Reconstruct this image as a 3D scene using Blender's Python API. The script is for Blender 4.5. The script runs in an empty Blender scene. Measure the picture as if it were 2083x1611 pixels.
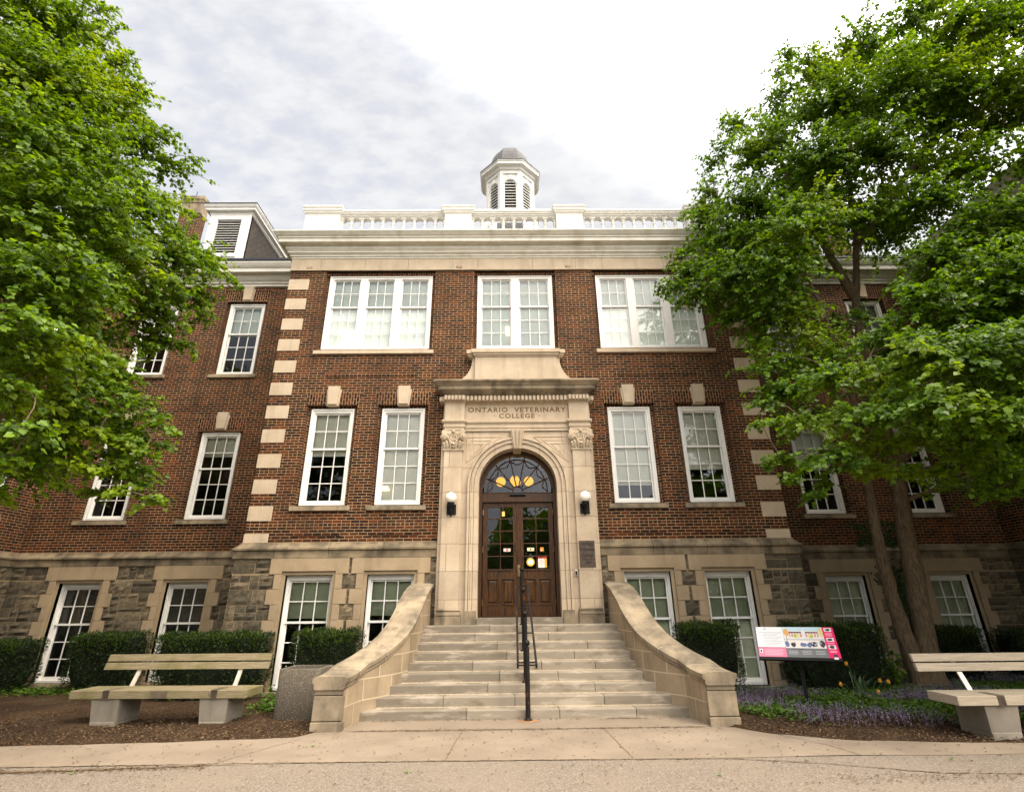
import bpy, bmesh, math, random
import numpy as np
from mathutils import Vector, Matrix
random.seed(7)
RNG = np.random.default_rng(11)
sc = bpy.context.scene
COL = sc.collection

# ------------------------------------------------------------------ camera
cam_d = bpy.data.cameras.new("camera")
cam = bpy.data.objects.new("camera", cam_d)
COL.objects.link(cam)
sc.camera = cam
cam_d.sensor_width = 36.0
cam_d.lens = 1057.0 / 2083.0 * 36.0
cam_d.clip_start = 0.05
cam_d.clip_end = 2000.0
P_, R_, W_ = 0.3833, -0.0109, 0.0108
rx = Vector((math.cos(W_), -math.sin(W_), 0)); ry = Vector((math.sin(W_), math.cos(W_), 0)); zz = Vector((0, 0, 1))
fwd = ry * math.cos(P_) + zz * math.sin(P_)
upv = ry * -math.sin(P_) + zz * math.cos(P_)
right = rx * math.cos(R_) + upv * math.sin(R_)
up = rx * -math.sin(R_) + upv * math.cos(R_)
m = Matrix.Identity(4)
for i in range(3):
    m[i][0] = right[i]; m[i][1] = up[i]; m[i][2] = -fwd[i]
m[0][3], m[1][3], m[2][3] = -0.2587, -13.1, 1.72
cam.matrix_world = m

# ------------------------------------------------------------------ light
SUN_EL, SUN_AZ = math.radians(57), math.radians(128)   # azimuth clockwise from +Y (north, behind the building)
to_sun = Vector((math.sin(SUN_AZ) * math.cos(SUN_EL), math.cos(SUN_AZ) * math.cos(SUN_EL), math.sin(SUN_EL)))
sun_d = bpy.data.lights.new("sun", 'SUN'); sun_d.energy = 1.5; sun_d.angle = math.radians(10); sun_d.color = (1.0, 0.87, 0.68)
sun = bpy.data.objects.new("sun", sun_d); COL.objects.link(sun)
sun.rotation_euler = (-to_sun).to_track_quat('-Z', 'Y').to_euler()
sun.location = to_sun * 60
world = bpy.data.worlds.new("World"); sc.world = world; world.use_nodes = True
wn, wl = world.node_tree.nodes, world.node_tree.links
wn.clear()
def wnode(t, **k):
    n = wn.new(t)
    for a, b in k.items(): setattr(n, a, b)
    return n
wout = wnode('ShaderNodeOutputWorld'); wbg = wnode('ShaderNodeBackground'); wbg.inputs['Strength'].default_value = 0.1
wl.new(wbg.outputs[0], wout.inputs[0])
wsky = wnode('ShaderNodeTexSky', sky_type='NISHITA', sun_disc=False, sun_elevation=SUN_EL, sun_rotation=SUN_AZ)
wtc = wnode('ShaderNodeTexCoord')
# cloud layer: project the view direction on a flat cloud deck
wsep = wnode('ShaderNodeSeparateXYZ'); wl.new(wtc.outputs['Generated'], wsep.inputs[0])
wz = wnode('ShaderNodeMath', operation='MAXIMUM'); wl.new(wsep.outputs[2], wz.inputs[0]); wz.inputs[1].default_value = 0.0
wz2 = wnode('ShaderNodeMath', operation='ADD'); wl.new(wz.outputs[0], wz2.inputs[0]); wz2.inputs[1].default_value = 0.12
wdx = wnode('ShaderNodeMath', operation='DIVIDE'); wl.new(wsep.outputs[0], wdx.inputs[0]); wl.new(wz2.outputs[0], wdx.inputs[1])
wdy = wnode('ShaderNodeMath', operation='DIVIDE'); wl.new(wsep.outputs[1], wdy.inputs[0]); wl.new(wz2.outputs[0], wdy.inputs[1])
wcmb = wnode('ShaderNodeCombineXYZ'); wl.new(wdx.outputs[0], wcmb.inputs[0]); wl.new(wdy.outputs[0], wcmb.inputs[1])
wmap = wnode('ShaderNodeMapping'); wmap.inputs['Rotation'].default_value = (0, 0, math.radians(35)); wmap.inputs['Scale'].default_value = (1.0, 1.7, 1.0)
wl.new(wcmb.outputs[0], wmap.inputs[0])
wn1 = wnode('ShaderNodeTexNoise'); wn1.inputs['Scale'].default_value = 12.0; wn1.inputs['Detail'].default_value = 7; wn1.inputs['Roughness'].default_value = 0.55
wl.new(wmap.outputs[0], wn1.inputs['Vector'])
wn2 = wnode('ShaderNodeTexNoise'); wn2.inputs['Scale'].default_value = 0.9; wn2.inputs['Detail'].default_value = 3
wl.new(wcmb.outputs[0], wn2.inputs['Vector'])
# broad veil is thin towards the north-west, thick elsewhere
wveil = wnode('ShaderNodeMath', operation='MULTIPLY_ADD'); wl.new(wdx.outputs[0], wveil.inputs[0]); wveil.inputs[1].default_value = 0.24; wveil.inputs[2].default_value = 0.24
wsum = wnode('ShaderNodeMath', operation='ADD'); wl.new(wn1.outputs[0], wsum.inputs[0]); wl.new(wveil.outputs[0], wsum.inputs[1])
wsum2 = wnode('ShaderNodeMath', operation='MULTIPLY_ADD'); wl.new(wn2.outputs[0], wsum2.inputs[0]); wsum2.inputs[1].default_value = 0.5; wl.new(wsum.outputs[0], wsum2.inputs[2])
wrmp = wnode('ShaderNodeMapRange', interpolation_type='SMOOTHSTEP'); wl.new(wsum2.outputs[0], wrmp.inputs[0])
wrmp.inputs[1].default_value = 0.60; wrmp.inputs[2].default_value = 1.06; wrmp.inputs[3].default_value = 0.66; wrmp.inputs[4].default_value = 1.0
# clouds are brighter in the broad glow around the hidden sun
wdot = wnode('ShaderNodeVectorMath', operation='DOT_PRODUCT'); wl.new(wtc.outputs['Generated'], wdot.inputs[0]); wdot.inputs[1].default_value = to_sun
wglow = wnode('ShaderNodeMapRange', interpolation_type='SMOOTHSTEP'); wl.new(wdot.outputs['Value'], wglow.inputs[0])
wglow.inputs[1].default_value = 0.38; wglow.inputs[2].default_value = 1.0; wglow.inputs[3].default_value = 1.0; wglow.inputs[4].default_value = SKYGLOW = 8.0
wccol = wnode('ShaderNodeVectorMath', operation='SCALE'); wccol.inputs[0].default_value = (6.05, 6.08, 6.22); wmot = wnode('ShaderNodeMapRange', interpolation_type='SMOOTHSTEP'); wl.new(wn1.outputs[0], wmot.inputs[0]); wmot.inputs[1].default_value = .34; wmot.inputs[2].default_value = .66; wmot.inputs[3].default_value = .97; wmot.inputs[4].default_value = 1.06
wgm = wnode('ShaderNodeMath', operation='MULTIPLY'); wl.new(wglow.outputs[0], wgm.inputs[0]); wl.new(wmot.outputs[0], wgm.inputs[1]); wl.new(wgm.outputs[0], wccol.inputs['Scale'])
wsk2 = wnode('ShaderNodeVectorMath', operation='MULTIPLY'); wl.new(wsky.outputs[0], wsk2.inputs[0]); wsk2.inputs[1].default_value = (3.9, 2.85, 2.25)
wmix = wnode('ShaderNodeMix', data_type='RGBA'); wl.new(wrmp.outputs[0], wmix.inputs[0]); wl.new(wsk2.outputs[0], wmix.inputs[6]); wl.new(wccol.outputs[0], wmix.inputs[7])
wtint = wnode('ShaderNodeMix', data_type='RGBA'); wl.new(wmix.outputs[2], wtint.inputs[6])
wtm = wnode('ShaderNodeVectorMath', operation='MULTIPLY'); wl.new(wmix.outputs[2], wtm.inputs[0]); wtm.inputs[1].default_value = (1.04, .95, .82)
wl.new(wtm.outputs[0], wtint.inputs[7])
wtf = wnode('ShaderNodeMapRange', interpolation_type='SMOOTHSTEP'); wl.new(wdot.outputs['Value'], wtf.inputs[0]); wtf.inputs[1].default_value = 0.5; wtf.inputs[2].default_value = 0.9
wl.new(wtf.outputs[0], wtint.inputs[0])
wl.new(wtint.outputs[2], wbg.inputs['Color'])
sc.view_settings.view_transform = 'Standard'; sc.view_settings.look = 'None'
sc.view_settings.exposure = 0.5; sc.view_settings.gamma = 1.0; sc.view_settings.use_curve_mapping = False
sc.cycles.use_denoising = True
sc.cycles.max_bounces = 8; sc.cycles.diffuse_bounces = 3; sc.cycles.transparent_max_bounces = 12
sc.cycles.sample_clamp_indirect = 6.0

# ------------------------------------------------------------------ material helpers
class NT:
    def __init__(s, name):
        s.m = bpy.data.materials.new(name); s.m.use_nodes = True
        s.t = s.m.node_tree; s.t.nodes.clear()
        s.out = s.n('ShaderNodeOutputMaterial'); s.b = s.n('ShaderNodeBsdfPrincipled')
        s.t.links.new(s.b.outputs[0], s.out.inputs[0])
        s.b.inputs['Specular IOR Level'].default_value = 0.3
    def n(s, t, **k):
        n = s.t.nodes.new(t)
        for a, b in k.items(): setattr(n, a, b)
        return n
    def set(s, sock, v):
        if v is None: return
        if isinstance(v, bpy.types.NodeSocket): s.t.links.new(v, sock)
        else: sock.default_value = v
    def math(s, op, a, b=None, c=None):
        n = s.n('ShaderNodeMath', operation=op)
        s.set(n.inputs[0], a); s.set(n.inputs[1], b); s.set(n.inputs[2], c)
        return n.outputs[0]
    def mix(s, f, a, b, mode='MIX'):
        n = s.n('ShaderNodeMix', data_type='RGBA', blend_type=mode)
        s.set(n.inputs[0], f)
        for i, v in ((6, a), (7, b)):
            s.set(n.inputs[i], v if isinstance(v, bpy.types.NodeSocket) else (*v, 1.0))
        return n.outputs[2]
    def mapr(s, v, a, b, c=0.0, d=1.0, smooth=True):
        n = s.n('ShaderNodeMapRange', interpolation_type='SMOOTHSTEP' if smooth else 'LINEAR')
        s.set(n.inputs[0], v)
        for i, x in enumerate((a, b, c, d)): n.inputs[i + 1].default_value = x
        return n.outputs[0]
    def pos(s):
        if not hasattr(s, '_p'): s._g = s.n('ShaderNodeNewGeometry'); s._p = s._g.outputs['Position']
        return s._p
    def obj(s):
        if not hasattr(s, '_o'): s._o = s.n('ShaderNodeTexCoord').outputs['Object']
        return s._o
    def xyz(s, v):
        n = s.n('ShaderNodeSeparateXYZ'); s.set(n.inputs[0], v); return n.outputs
    def cmb(s, x, y, z=0.0):
        n = s.n('ShaderNodeCombineXYZ')
        s.set(n.inputs[0], x); s.set(n.inputs[1], y); s.set(n.inputs[2], z); return n.outputs[0]
    def noise(s, scale, detail=4, rough=0.55, vec=None, stretch=None):
        v = vec if vec is not None else s.pos()
        if stretch:
            mp = s.n('ShaderNodeMapping'); mp.inputs['Scale'].default_value = stretch; s.set(mp.inputs[0], v); v = mp.outputs[0]
        n = s.n('ShaderNodeTexNoise'); n.inputs['Scale'].default_value = scale; n.inputs['Detail'].default_value = detail; n.inputs['Roughness'].default_value = rough
        s.set(n.inputs['Vector'], v); return n.outputs[0]
    def island(s):
        s.pos(); return s._g.outputs['Random Per Island']
    def ramp(s, f, stops):
        n = s.n('ShaderNodeValToRGB'); e = n.color_ramp.elements
        while len(e) < len(stops): e.new(0.5)
        for i, (p, c) in enumerate(stops): e[i].position = p; e[i].color = (*c, 1)
        s.set(n.inputs[0], f); return n.outputs[0]
    def bump(s, h, strength=0.4, dist=0.01):
        n = s.n('ShaderNodeBump'); n.inputs['Strength'].default_value = strength; n.inputs['Distance'].default_value = dist
        s.set(n.inputs['Height'], h); s.t.links.new(n.outputs[0], s.b.inputs['Normal'])
    def col(s, c): s.set(s.b.inputs['Base Color'], c if isinstance(c, bpy.types.NodeSocket) else (*c, 1))
    def rough(s, r): s.set(s.b.inputs['Roughness'], r)

def wall_u(t):
    """horizontal running coordinate on a wall: x on walls facing +-y, y on walls facing +-x"""
    t.pos(); nx, ny, nz = t.xyz(t._g.outputs['True Normal'])
    x, y, z = t.xyz(t.pos())
    f = t.math('GREATER_THAN', t.math('ABSOLUTE', nx), 0.7)
    d = t.math('SUBTRACT', y, x)
    return t.math('MULTIPLY_ADD', d, f, x), z, t.math('GREATER_THAN', t.math('ABSOLUTE', nz), 0.7)

BRICK_STOPS = [(0.0, (.009, .0045, .003)), (0.18, (.017, .0066, .0032)), (0.42, (.047, .0130, .0036)), (0.72, (.076, .0200, .0046)), (0.93, (.130, .032, .0055)), (1.0, (.035, .019, .007))]
MORTAR = (.40, .25, .13)
def mat_brick(name, vertical=False):
    t = NT(name)
    u, z, horiz = wall_u(t)
    if vertical: u, z = z, u; CH, BL = 0.0745, 0.37 / 2
    else: CH, BL = 0.0745, 0.2235
    row = t.math('FLOOR', t.math('DIVIDE', z, CH))
    m6 = t.math('FLOORED_MODULO', row, 6.0)
    head = t.math('LESS_THAN', m6, 0.5) if not vertical else 0.0
    bw = t.math('MULTIPLY_ADD', head, -BL / 2, BL) if not vertical else BL
    wob = t.n('ShaderNodeTexWhiteNoise', noise_dimensions='1D'); t.set(wob.inputs['W'], row)
    off = t.math('MULTIPLY_ADD', t.math('FLOORED_MODULO', row, 2.0), 0.5, t.math('MULTIPLY', wob.outputs[0], 0.08))
    q = t.math('ADD', t.math('DIVIDE', u, bw), off)
    bid = t.math('FLOOR', q)
    fx = t.math('MULTIPLY', t.math('FRACT', q), bw)
    fz = t.math('MULTIPLY', t.math('FRACT', t.math('DIVIDE', z, CH)), CH)
    ex = t.math('MINIMUM', fx, t.math('SUBTRACT', bw, fx))
    ez = t.math('MINIMUM', fz, t.math('SUBTRACT', CH, fz))
    e = t.math('ADD', t.math('MINIMUM', ex, ez), t.math('MULTIPLY_ADD', t.noise(45, 2), 0.006, -0.003))
    mort = t.mapr(e, 0.0052, 0.0086, 1.0, 0.0)
    wn_ = t.n('ShaderNodeTexWhiteNoise', noise_dimensions='2D'); t.set(wn_.inputs['Vector'], t.cmb(bid, row))
    val = t.math('ADD', wn_.outputs[0], t.math('MULTIPLY_ADD', t.noise(0.6, 4), 1.15, -0.56))
    bc = t.ramp(val, BRICK_STOPS)
    bc = t.mix(t.mapr(t.noise(60, 4), .3, .75, 0, .5), bc, (.022, .009, .005))
    bc = t.mix(t.mapr(t.noise(.42, 3), .56, .70, 0, .75), bc, t.mix(1.0, bc, (1.9, 1.45, 1.2), 'MULTIPLY'))
    mc = t.mix(t.mapr(t.noise(1.3, 5), .35, .72), MORTAR, (.21, .13, .068))
    mc = t.mix(t.mapr(t.noise(.8, 4, vec=None, stretch=(1, 1, 4)), .60, .72, 0, .55), mc, (.25, .19, .03))
    c = t.mix(mort, bc, mc)
    # rain-washed darker runs
    st = t.mapr(t.noise(.6, 5, stretch=(2.5, 2.5, .35)), .45, .75, 0, .35)
    c = t.mix(st, c, (.012, .007, .005))
    t.col(c); t.rough(0.9)
    t.bump(t.math('MULTIPLY_ADD', mort, -1.0, t.math('MULTIPLY', t.noise(70, 3), .35)), 0.6, 0.008)
    return t.m

def mat_stone(name, base, dark, var=0.4, joints=None, streak=0.3, bump=0.25, joint_col=None, warm=None):
    t = NT(name)
    c = t.mix(t.mapr(t.noise(2.2, 6), .3, .7, 0, var), base, dark)
    c = t.mix(t.mapr(t.noise(28, 4), .35, .7, 0, .35), c, tuple(x * .72 for x in base))
    if warm: c = t.mix(t.mapr(t.noise(.9, 3), .45, .65, 0, .6), c, warm)
    if streak:
        c = t.mix(t.mapr(t.noise(1.6, 5, stretch=(3, 3, .3)), .48, .74, 0, streak), c, tuple(x * .4 for x in dark))
    h = t.noise(55, 4)
    if joints:
        jw, jh, mw = joints
        u, z, horiz = wall_u(t)
        br = t.n('ShaderNodeTexBrick'); br.offset = 0.5
        t.set(br.inputs['Vector'], t.cmb(u, z))
        br.inputs['Scale'].default_value = 1.0; br.inputs['Mortar Size'].default_value = mw; br.inputs['Mortar Smooth'].default_value = 0.1
        br.inputs['Brick Width'].default_value = jw; br.inputs['Row Height'].default_value = jh
        br.inputs['Color1'].default_value = (.86, .86, .86, 1); br.inputs['Color2'].default_value = (1.06, 1.06, 1.06, 1); br.inputs['Mortar'].default_value = (1, 1, 1, 1)
        c = t.mix(1.0, c, br.outputs['Color'], 'MULTIPLY')
        c = t.mix(br.outputs['Fac'], c, joint_col or tuple(x * .45 for x in dark))
        h = t.math('MULTIPLY_ADD', br.outputs['Fac'], -1.5, h)
    t.col(c); t.rough(0.85); t.bump(h, bump, 0.006)
    return t.m

def mat_plain(name, c, rough=0.6, var=0.12, scale=8, metal=0.0, bump=0.0, spec=0.3, dirt=None):
    t = NT(name)
    k = t.mix(t.mapr(t.noise(scale, 5), .3, .7, 0, 1.0), tuple(x * (1 - var) for x in c), tuple(min(1, x * (1 + var)) for x in c))
    if dirt: k = t.mix(t.mapr(t.noise(1.7, 6), .5, .72, 0, dirt[1]), k, dirt[0])
    t.col(k); t.rough(rough); t.b.inputs['Metallic'].default_value = metal; t.b.inputs['Specular IOR Level'].default_value = spec
    if bump: t.bump(t.noise(scale * 6, 4), bump, 0.005)
    return t.m

def mat_emit(name, c, s):
    t = NT(name); t.col(c); t.b.inputs['Emission Color'].default_value = (*c, 1); t.b.inputs['Emission Strength'].default_value = s
    return t.m

def mat_glass(name, tint=(.92, .95, .92), spec_boost=1.0):
    t = NT(name)
    tr = t.n('ShaderNodeBsdfTransparent'); tr.inputs[0].default_value = (*tint, 1)
    gl = t.n('ShaderNodeBsdfGlossy'); gl.inputs['Roughness'].default_value = 0.015; gl.inputs[0].default_value = (.95, .97, 1, 1)
    bp = t.n('ShaderNodeBump'); bp.inputs['Strength'].default_value = 0.14; bp.inputs['Distance'].default_value = 0.02
    t.set(bp.inputs['Height'], t.noise(3.0, 2)); t.t.links.new(bp.outputs[0], gl.inputs['Normal'])
    fr = t.n('ShaderNodeFresnel'); fr.inputs[0].default_value = 1.5
    f = t.math('MULTIPLY', fr.outputs[0], 1.8 * spec_boost)
    mx = t.n('ShaderNodeMixShader'); t.set(mx.inputs[0], f); t.t.links.new(tr.outputs[0], mx.inputs[1]); t.t.links.new(gl.outputs[0], mx.inputs[2])
    t.t.links.new(mx.outputs[0], t.out.inputs[0]); t.t.nodes.remove(t.b)
    return t.m

def mat_leaf(name, lo, hi, trans=0.35, rough=0.5, tip=None):
    t = NT(name)
    r = t.island()
    c = t.mix(r, lo, hi)
    if tip: c = t.mix(t.mapr(t.noise(.55, 2), .52, .68, 0, .6), c, tip)
    t.col(c); t.rough(rough); t.b.inputs['Specular IOR Level'].default_value = 0.35
    tl = t.n('ShaderNodeBsdfTranslucent'); t.t.links.new(t.mix(1.0, c, (1.5, 1.35, .4), 'MULTIPLY'), tl.inputs[0])
    mx = t.n('ShaderNodeMixShader'); mx.inputs[0].default_value = trans
    t.t.links.new(t.b.outputs[0], mx.inputs[1]); t.t.links.new(tl.outputs[0], mx.inputs[2]); t.t.links.new(mx.outputs[0], t.out.inputs[0])
    return t.m

def mat_wood(name, a, b, rough=0.6, axis=(1, 18, 18), moss=None):
    t = NT(name)
    g = t.noise(3.0, 6, .6, vec=t.obj(), stretch=axis)
    c = t.mix(t.mapr(g, .32, .68), a, b)
    if moss: c = t.mix(t.mapr(t.noise(2.3, 5, vec=t.obj()), .42, .68, 0, .8), c, moss)
    t.col(c); t.rough(rough); t.bump(g, .3, .004)
    return t.m

MB_ = {}
M = MB_
M['brick'] = mat_brick('red_brick')
M['brick_arch'] = mat_brick('upright_brick', True)
M['lime'] = mat_stone('limestone', (.55, .445, .325), (.42, .33, .23), .7, streak=.25)
M['lime_joint'] = mat_stone('limestone_ashlar', (.55, .445, .325), (.42, .325, .225), .75, joints=(1.15, .62, .006), streak=.28)
M['lime_stain'] = mat_stone('weathered_limestone', (.36, .285, .19), (.10, .082, .06), .9, streak=.65)
M['belt'] = mat_stone('belt_limestone', (.29, .225, .142), (.065, .053, .038), .95, joints=(1.3, 9.0, .006), streak=.6)
M['base_lime'] = mat_stone('base_limestone', (.385, .29, .185), (.25, .19, .12), .6, streak=.22)
M['cheek'] = mat_stone('cheek_limestone', (.40, .31, .205), (.25, .19, .125), .7, joints=(.55, .31, .010), streak=.3, joint_col=(.46, .37, .255))
M['coping'] = mat_stone('coping_limestone', (.37, .295, .20), (.12, .098, .072), .9, streak=.5, bump=.5)
M['mortar'] = mat_stone('mortar', (.36, .275, .17), (.26, .195, .12), .6, streak=0)
def mat_rubble():
    t = NT('rubble_stone')
    c = t.ramp(t.island(), [(0, (.075, .062, .043)), (.35, (.115, .094, .063)), (.7, (.165, .132, .086)), (1, (.23, .18, .112))])
    c = t.mix(t.mapr(t.noise(9, 6), .35, .7, 0, .65), c, (.045, .039, .029))
    t.col(c); t.rough(.95); t.bump(t.noise(16, 6, .65), .9, .03)
    return t.m
M['rubble'] = mat_rubble()
def mat_step():
    t = NT('step_limestone')
    c = t.mix(t.mapr(t.island(), .2, .8), (.185, .158, .122), (.26, .222, .172))
    c = t.mix(t.mapr(t.noise(1.8, 5, stretch=(1, 1, 5)), .5, .68, 0, .65), c, (.42, .36, .295))
    c = t.mix(t.mapr(t.noise(3.5, 5, stretch=(1, 1, 2)), .5, .75, 0, .75), c, (.15, .115, .075))
    t.col(c); t.rough(.85); t.bump(t.noise(40, 5), .4, .006)
    return t.m
M['step'] = mat_step()
M['white'] = mat_plain('white_paint', (.68, .665, .63), .5, .04, 5, dirt=((.52, .48, .38), .35))
M['white_clean'] = mat_plain('white_window_paint', (.74, .725, .69), .45, .03, 5)
M['white_trim'] = mat_plain('white_cornice_paint', (.66, .63, .555), .55, .06, 5, dirt=((.40, .35, .23), .55))
M['slate'] = mat_stone('dark_slate', (.07, .06, .05), (.035, .03, .027), .6, joints=(.25, .14, .012), streak=.2)
M['roofing'] = mat_plain('roof_membrane', (.09, .09, .09), .9)
M['gutter'] = mat_plain('dark_gutter', (.02, .022, .026), .4)
M['lead'] = mat_stone('grey_dome_metal', (.150, .150, .155), (.105, .105, .11), .6, streak=.3, bump=.1)
M['black'] = mat_plain('black_metal', (.009, .009, .010), .45, .2, 30, spec=.18)
def mat_rail():
    t = NT('rusting_black_metal')
    x, y, z = t.xyz(t.pos())
    c = t.mix(t.mapr(t.noise(9, 5), .56, .68, 0, .9), (.013, .012, .012), (.10, .038, .014))
    t.col(c); t.rough(.5); t.b.inputs['Specular IOR Level'].default_value = .15; return t.m
M['rail'] = mat_rail()
M['rust'] = mat_plain('rust', (.13, .048, .016), .9, .35, 14)
M['door'] = mat_wood('dark_oak_door', (.009, .0033, .0008), (.082, .031, .0050), .42, (16, 16, 1.2))
M['door_frame'] = mat_wood('dark_door_frame', (.028, .012, .005), (.06, .026, .009), .4, (12, 12, 1.5))
M['brass'] = mat_plain('worn_brass', (.35, .25, .12), .35, .2, 20, metal=1.0)
M['glass'] = mat_glass('window_glass', spec_boost=.8)
M['glass_door'] = mat_glass('door_glass', (.8, .85, .8), 1.15)
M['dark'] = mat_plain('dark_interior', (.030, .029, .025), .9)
M['ceiling'] = mat_plain('pale_room', (.55, .56, .50), .9, .05)
M['blind'] = mat_plain('cream_blind', (.66, .64, .56), .85, .04, 3)
M['blind_cream'] = mat_plain('pale_curtain', (.78, .75, .68), .85, .05, 3)
M['blind_green'] = mat_plain('green_grey_blind', (.34, .36, .26), .85, .14, 2)
M['blind_or_ceiling_white'] = mat_plain('white_blind_or_ceiling', (.68, .72, .68), .85, .03, 3)
M['plaque'] = mat_plain('bronze_plaque', (.085, .062, .050), .45, .25, 12, metal=.4)
M['plaque_text'] = mat_plain('plaque_lettering', (.016, .012, .010), .5)
M['carved'] = mat_plain('carving_shade_brown', (.17, .105, .047), .95)  # brown paints in the shade of cut letters; these stand proud
M['globe'] = mat_plain('opal_glass', (.88, .84, .76), .25, .02, spec=.5)
M['lamp_on'] = mat_emit('lit_amber_globe', (1.0, .44, .015), 1.15)
M['tube_on'] = mat_emit('lit_ceiling_panel', (1.0, .86, .58), 1.15)
M['concrete'] = mat_stone('bench_concrete', (.31, .275, .225), (.185, .16, .125), .75, streak=.4, bump=.3)
M['bench_moss'] = mat_wood('mossy_bench_wood', (.17, .138, .082), (.265, .215, .135), .85, (1.2, 20, 20), moss=(.125, .115, .035))
M['bench_grey'] = mat_wood('weathered_bench_wood', (.33, .275, .205), (.45, .38, .29), .8, (1.2, 20, 20))
M['alu'] = mat_plain('pale_metal', (.62, .56, .47), .4, .1, metal=.35)
M['steel'] = mat_plain('steel_band', (.20, .165, .125), .45, .2, metal=.6)
def mat_aggregate():
    t = NT('exposed_aggregate')
    v = t.n('ShaderNodeTexVoronoi'); v.inputs['Scale'].default_value = 62; t.set(v.inputs['Vector'], t.pos())
    c = t.mix(t.mapr(v.outputs['Distance'], .1, .55), t.ramp(t.xyz(v.outputs['Color'])[0], [(0, (.085, .072, .056)), (.5, (.17, .142, .108)), (1, (.36, .31, .25))]), (.10, .084, .064))
    t.col(c); t.rough(.9); t.bump(v.outputs['Distance'], -.8, .008); return t.m
M['aggregate'] = mat_aggregate()
def mat_bark():
    t = NT('tree_bark')
    g = t.noise(7, 7, .7, stretch=(5, 5, .8))
    c = t.ramp(g, [(.3, (.035, .024, .014)), (.5, (.135, .095, .056)), (.72, (.26, .185, .11))])
    c = t.mix(t.mapr(t.noise(2.1, 3), .4, .7, 0, .4), c, (.12, .09, .055))
    t.col(c); t.rough(.95); t.bump(g, 1.0, .035); return t.m
M['bark'] = mat_bark()
M['twig'] = mat_plain('dark_twigs', (.045, .032, .018), .9)
M['leaf_r'] = mat_leaf('green_heart_leaves', (.030, .082, .003), (.140, .260, .006), .50, .42, tip=(.24, .34, .010))
M['leaf_l'] = mat_leaf('bright_green_leaves', (.034, .088, .003), (.165, .275, .006), .50, .42, tip=(.28, .37, .012))
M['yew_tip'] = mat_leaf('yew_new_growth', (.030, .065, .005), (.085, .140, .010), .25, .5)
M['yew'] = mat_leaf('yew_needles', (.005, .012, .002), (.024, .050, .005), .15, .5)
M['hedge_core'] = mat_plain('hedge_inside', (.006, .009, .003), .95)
M['ground_leaf'] = mat_leaf('ground_cover_leaves', (.030, .080, .008), (.11, .20, .02), .3)
M['purple'] = mat_leaf('purple_flower_spikes', (.125, .105, .165), (.27, .235, .345), .25, .7)
M['bronze_leaf'] = mat_leaf('bronze_ground_leaves', (.05, .025, .025), (.09, .05, .05), .2, .6)
M['tulip'] = mat_leaf('yellow_petals', (.62, .30, .02), (.75, .42, .03), .3)
M['blade'] = mat_leaf('blue_green_blades', (.05, .10, .04), (.11, .18, .08), .25)
M['whiteflower'] = mat_leaf('white_petals', (.6, .6, .55), (.75, .75, .7), .3)
M['ivy'] = mat_leaf('dark_ivy_leaves', (.012, .035, .006), (.035, .075, .010), .25)

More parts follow.
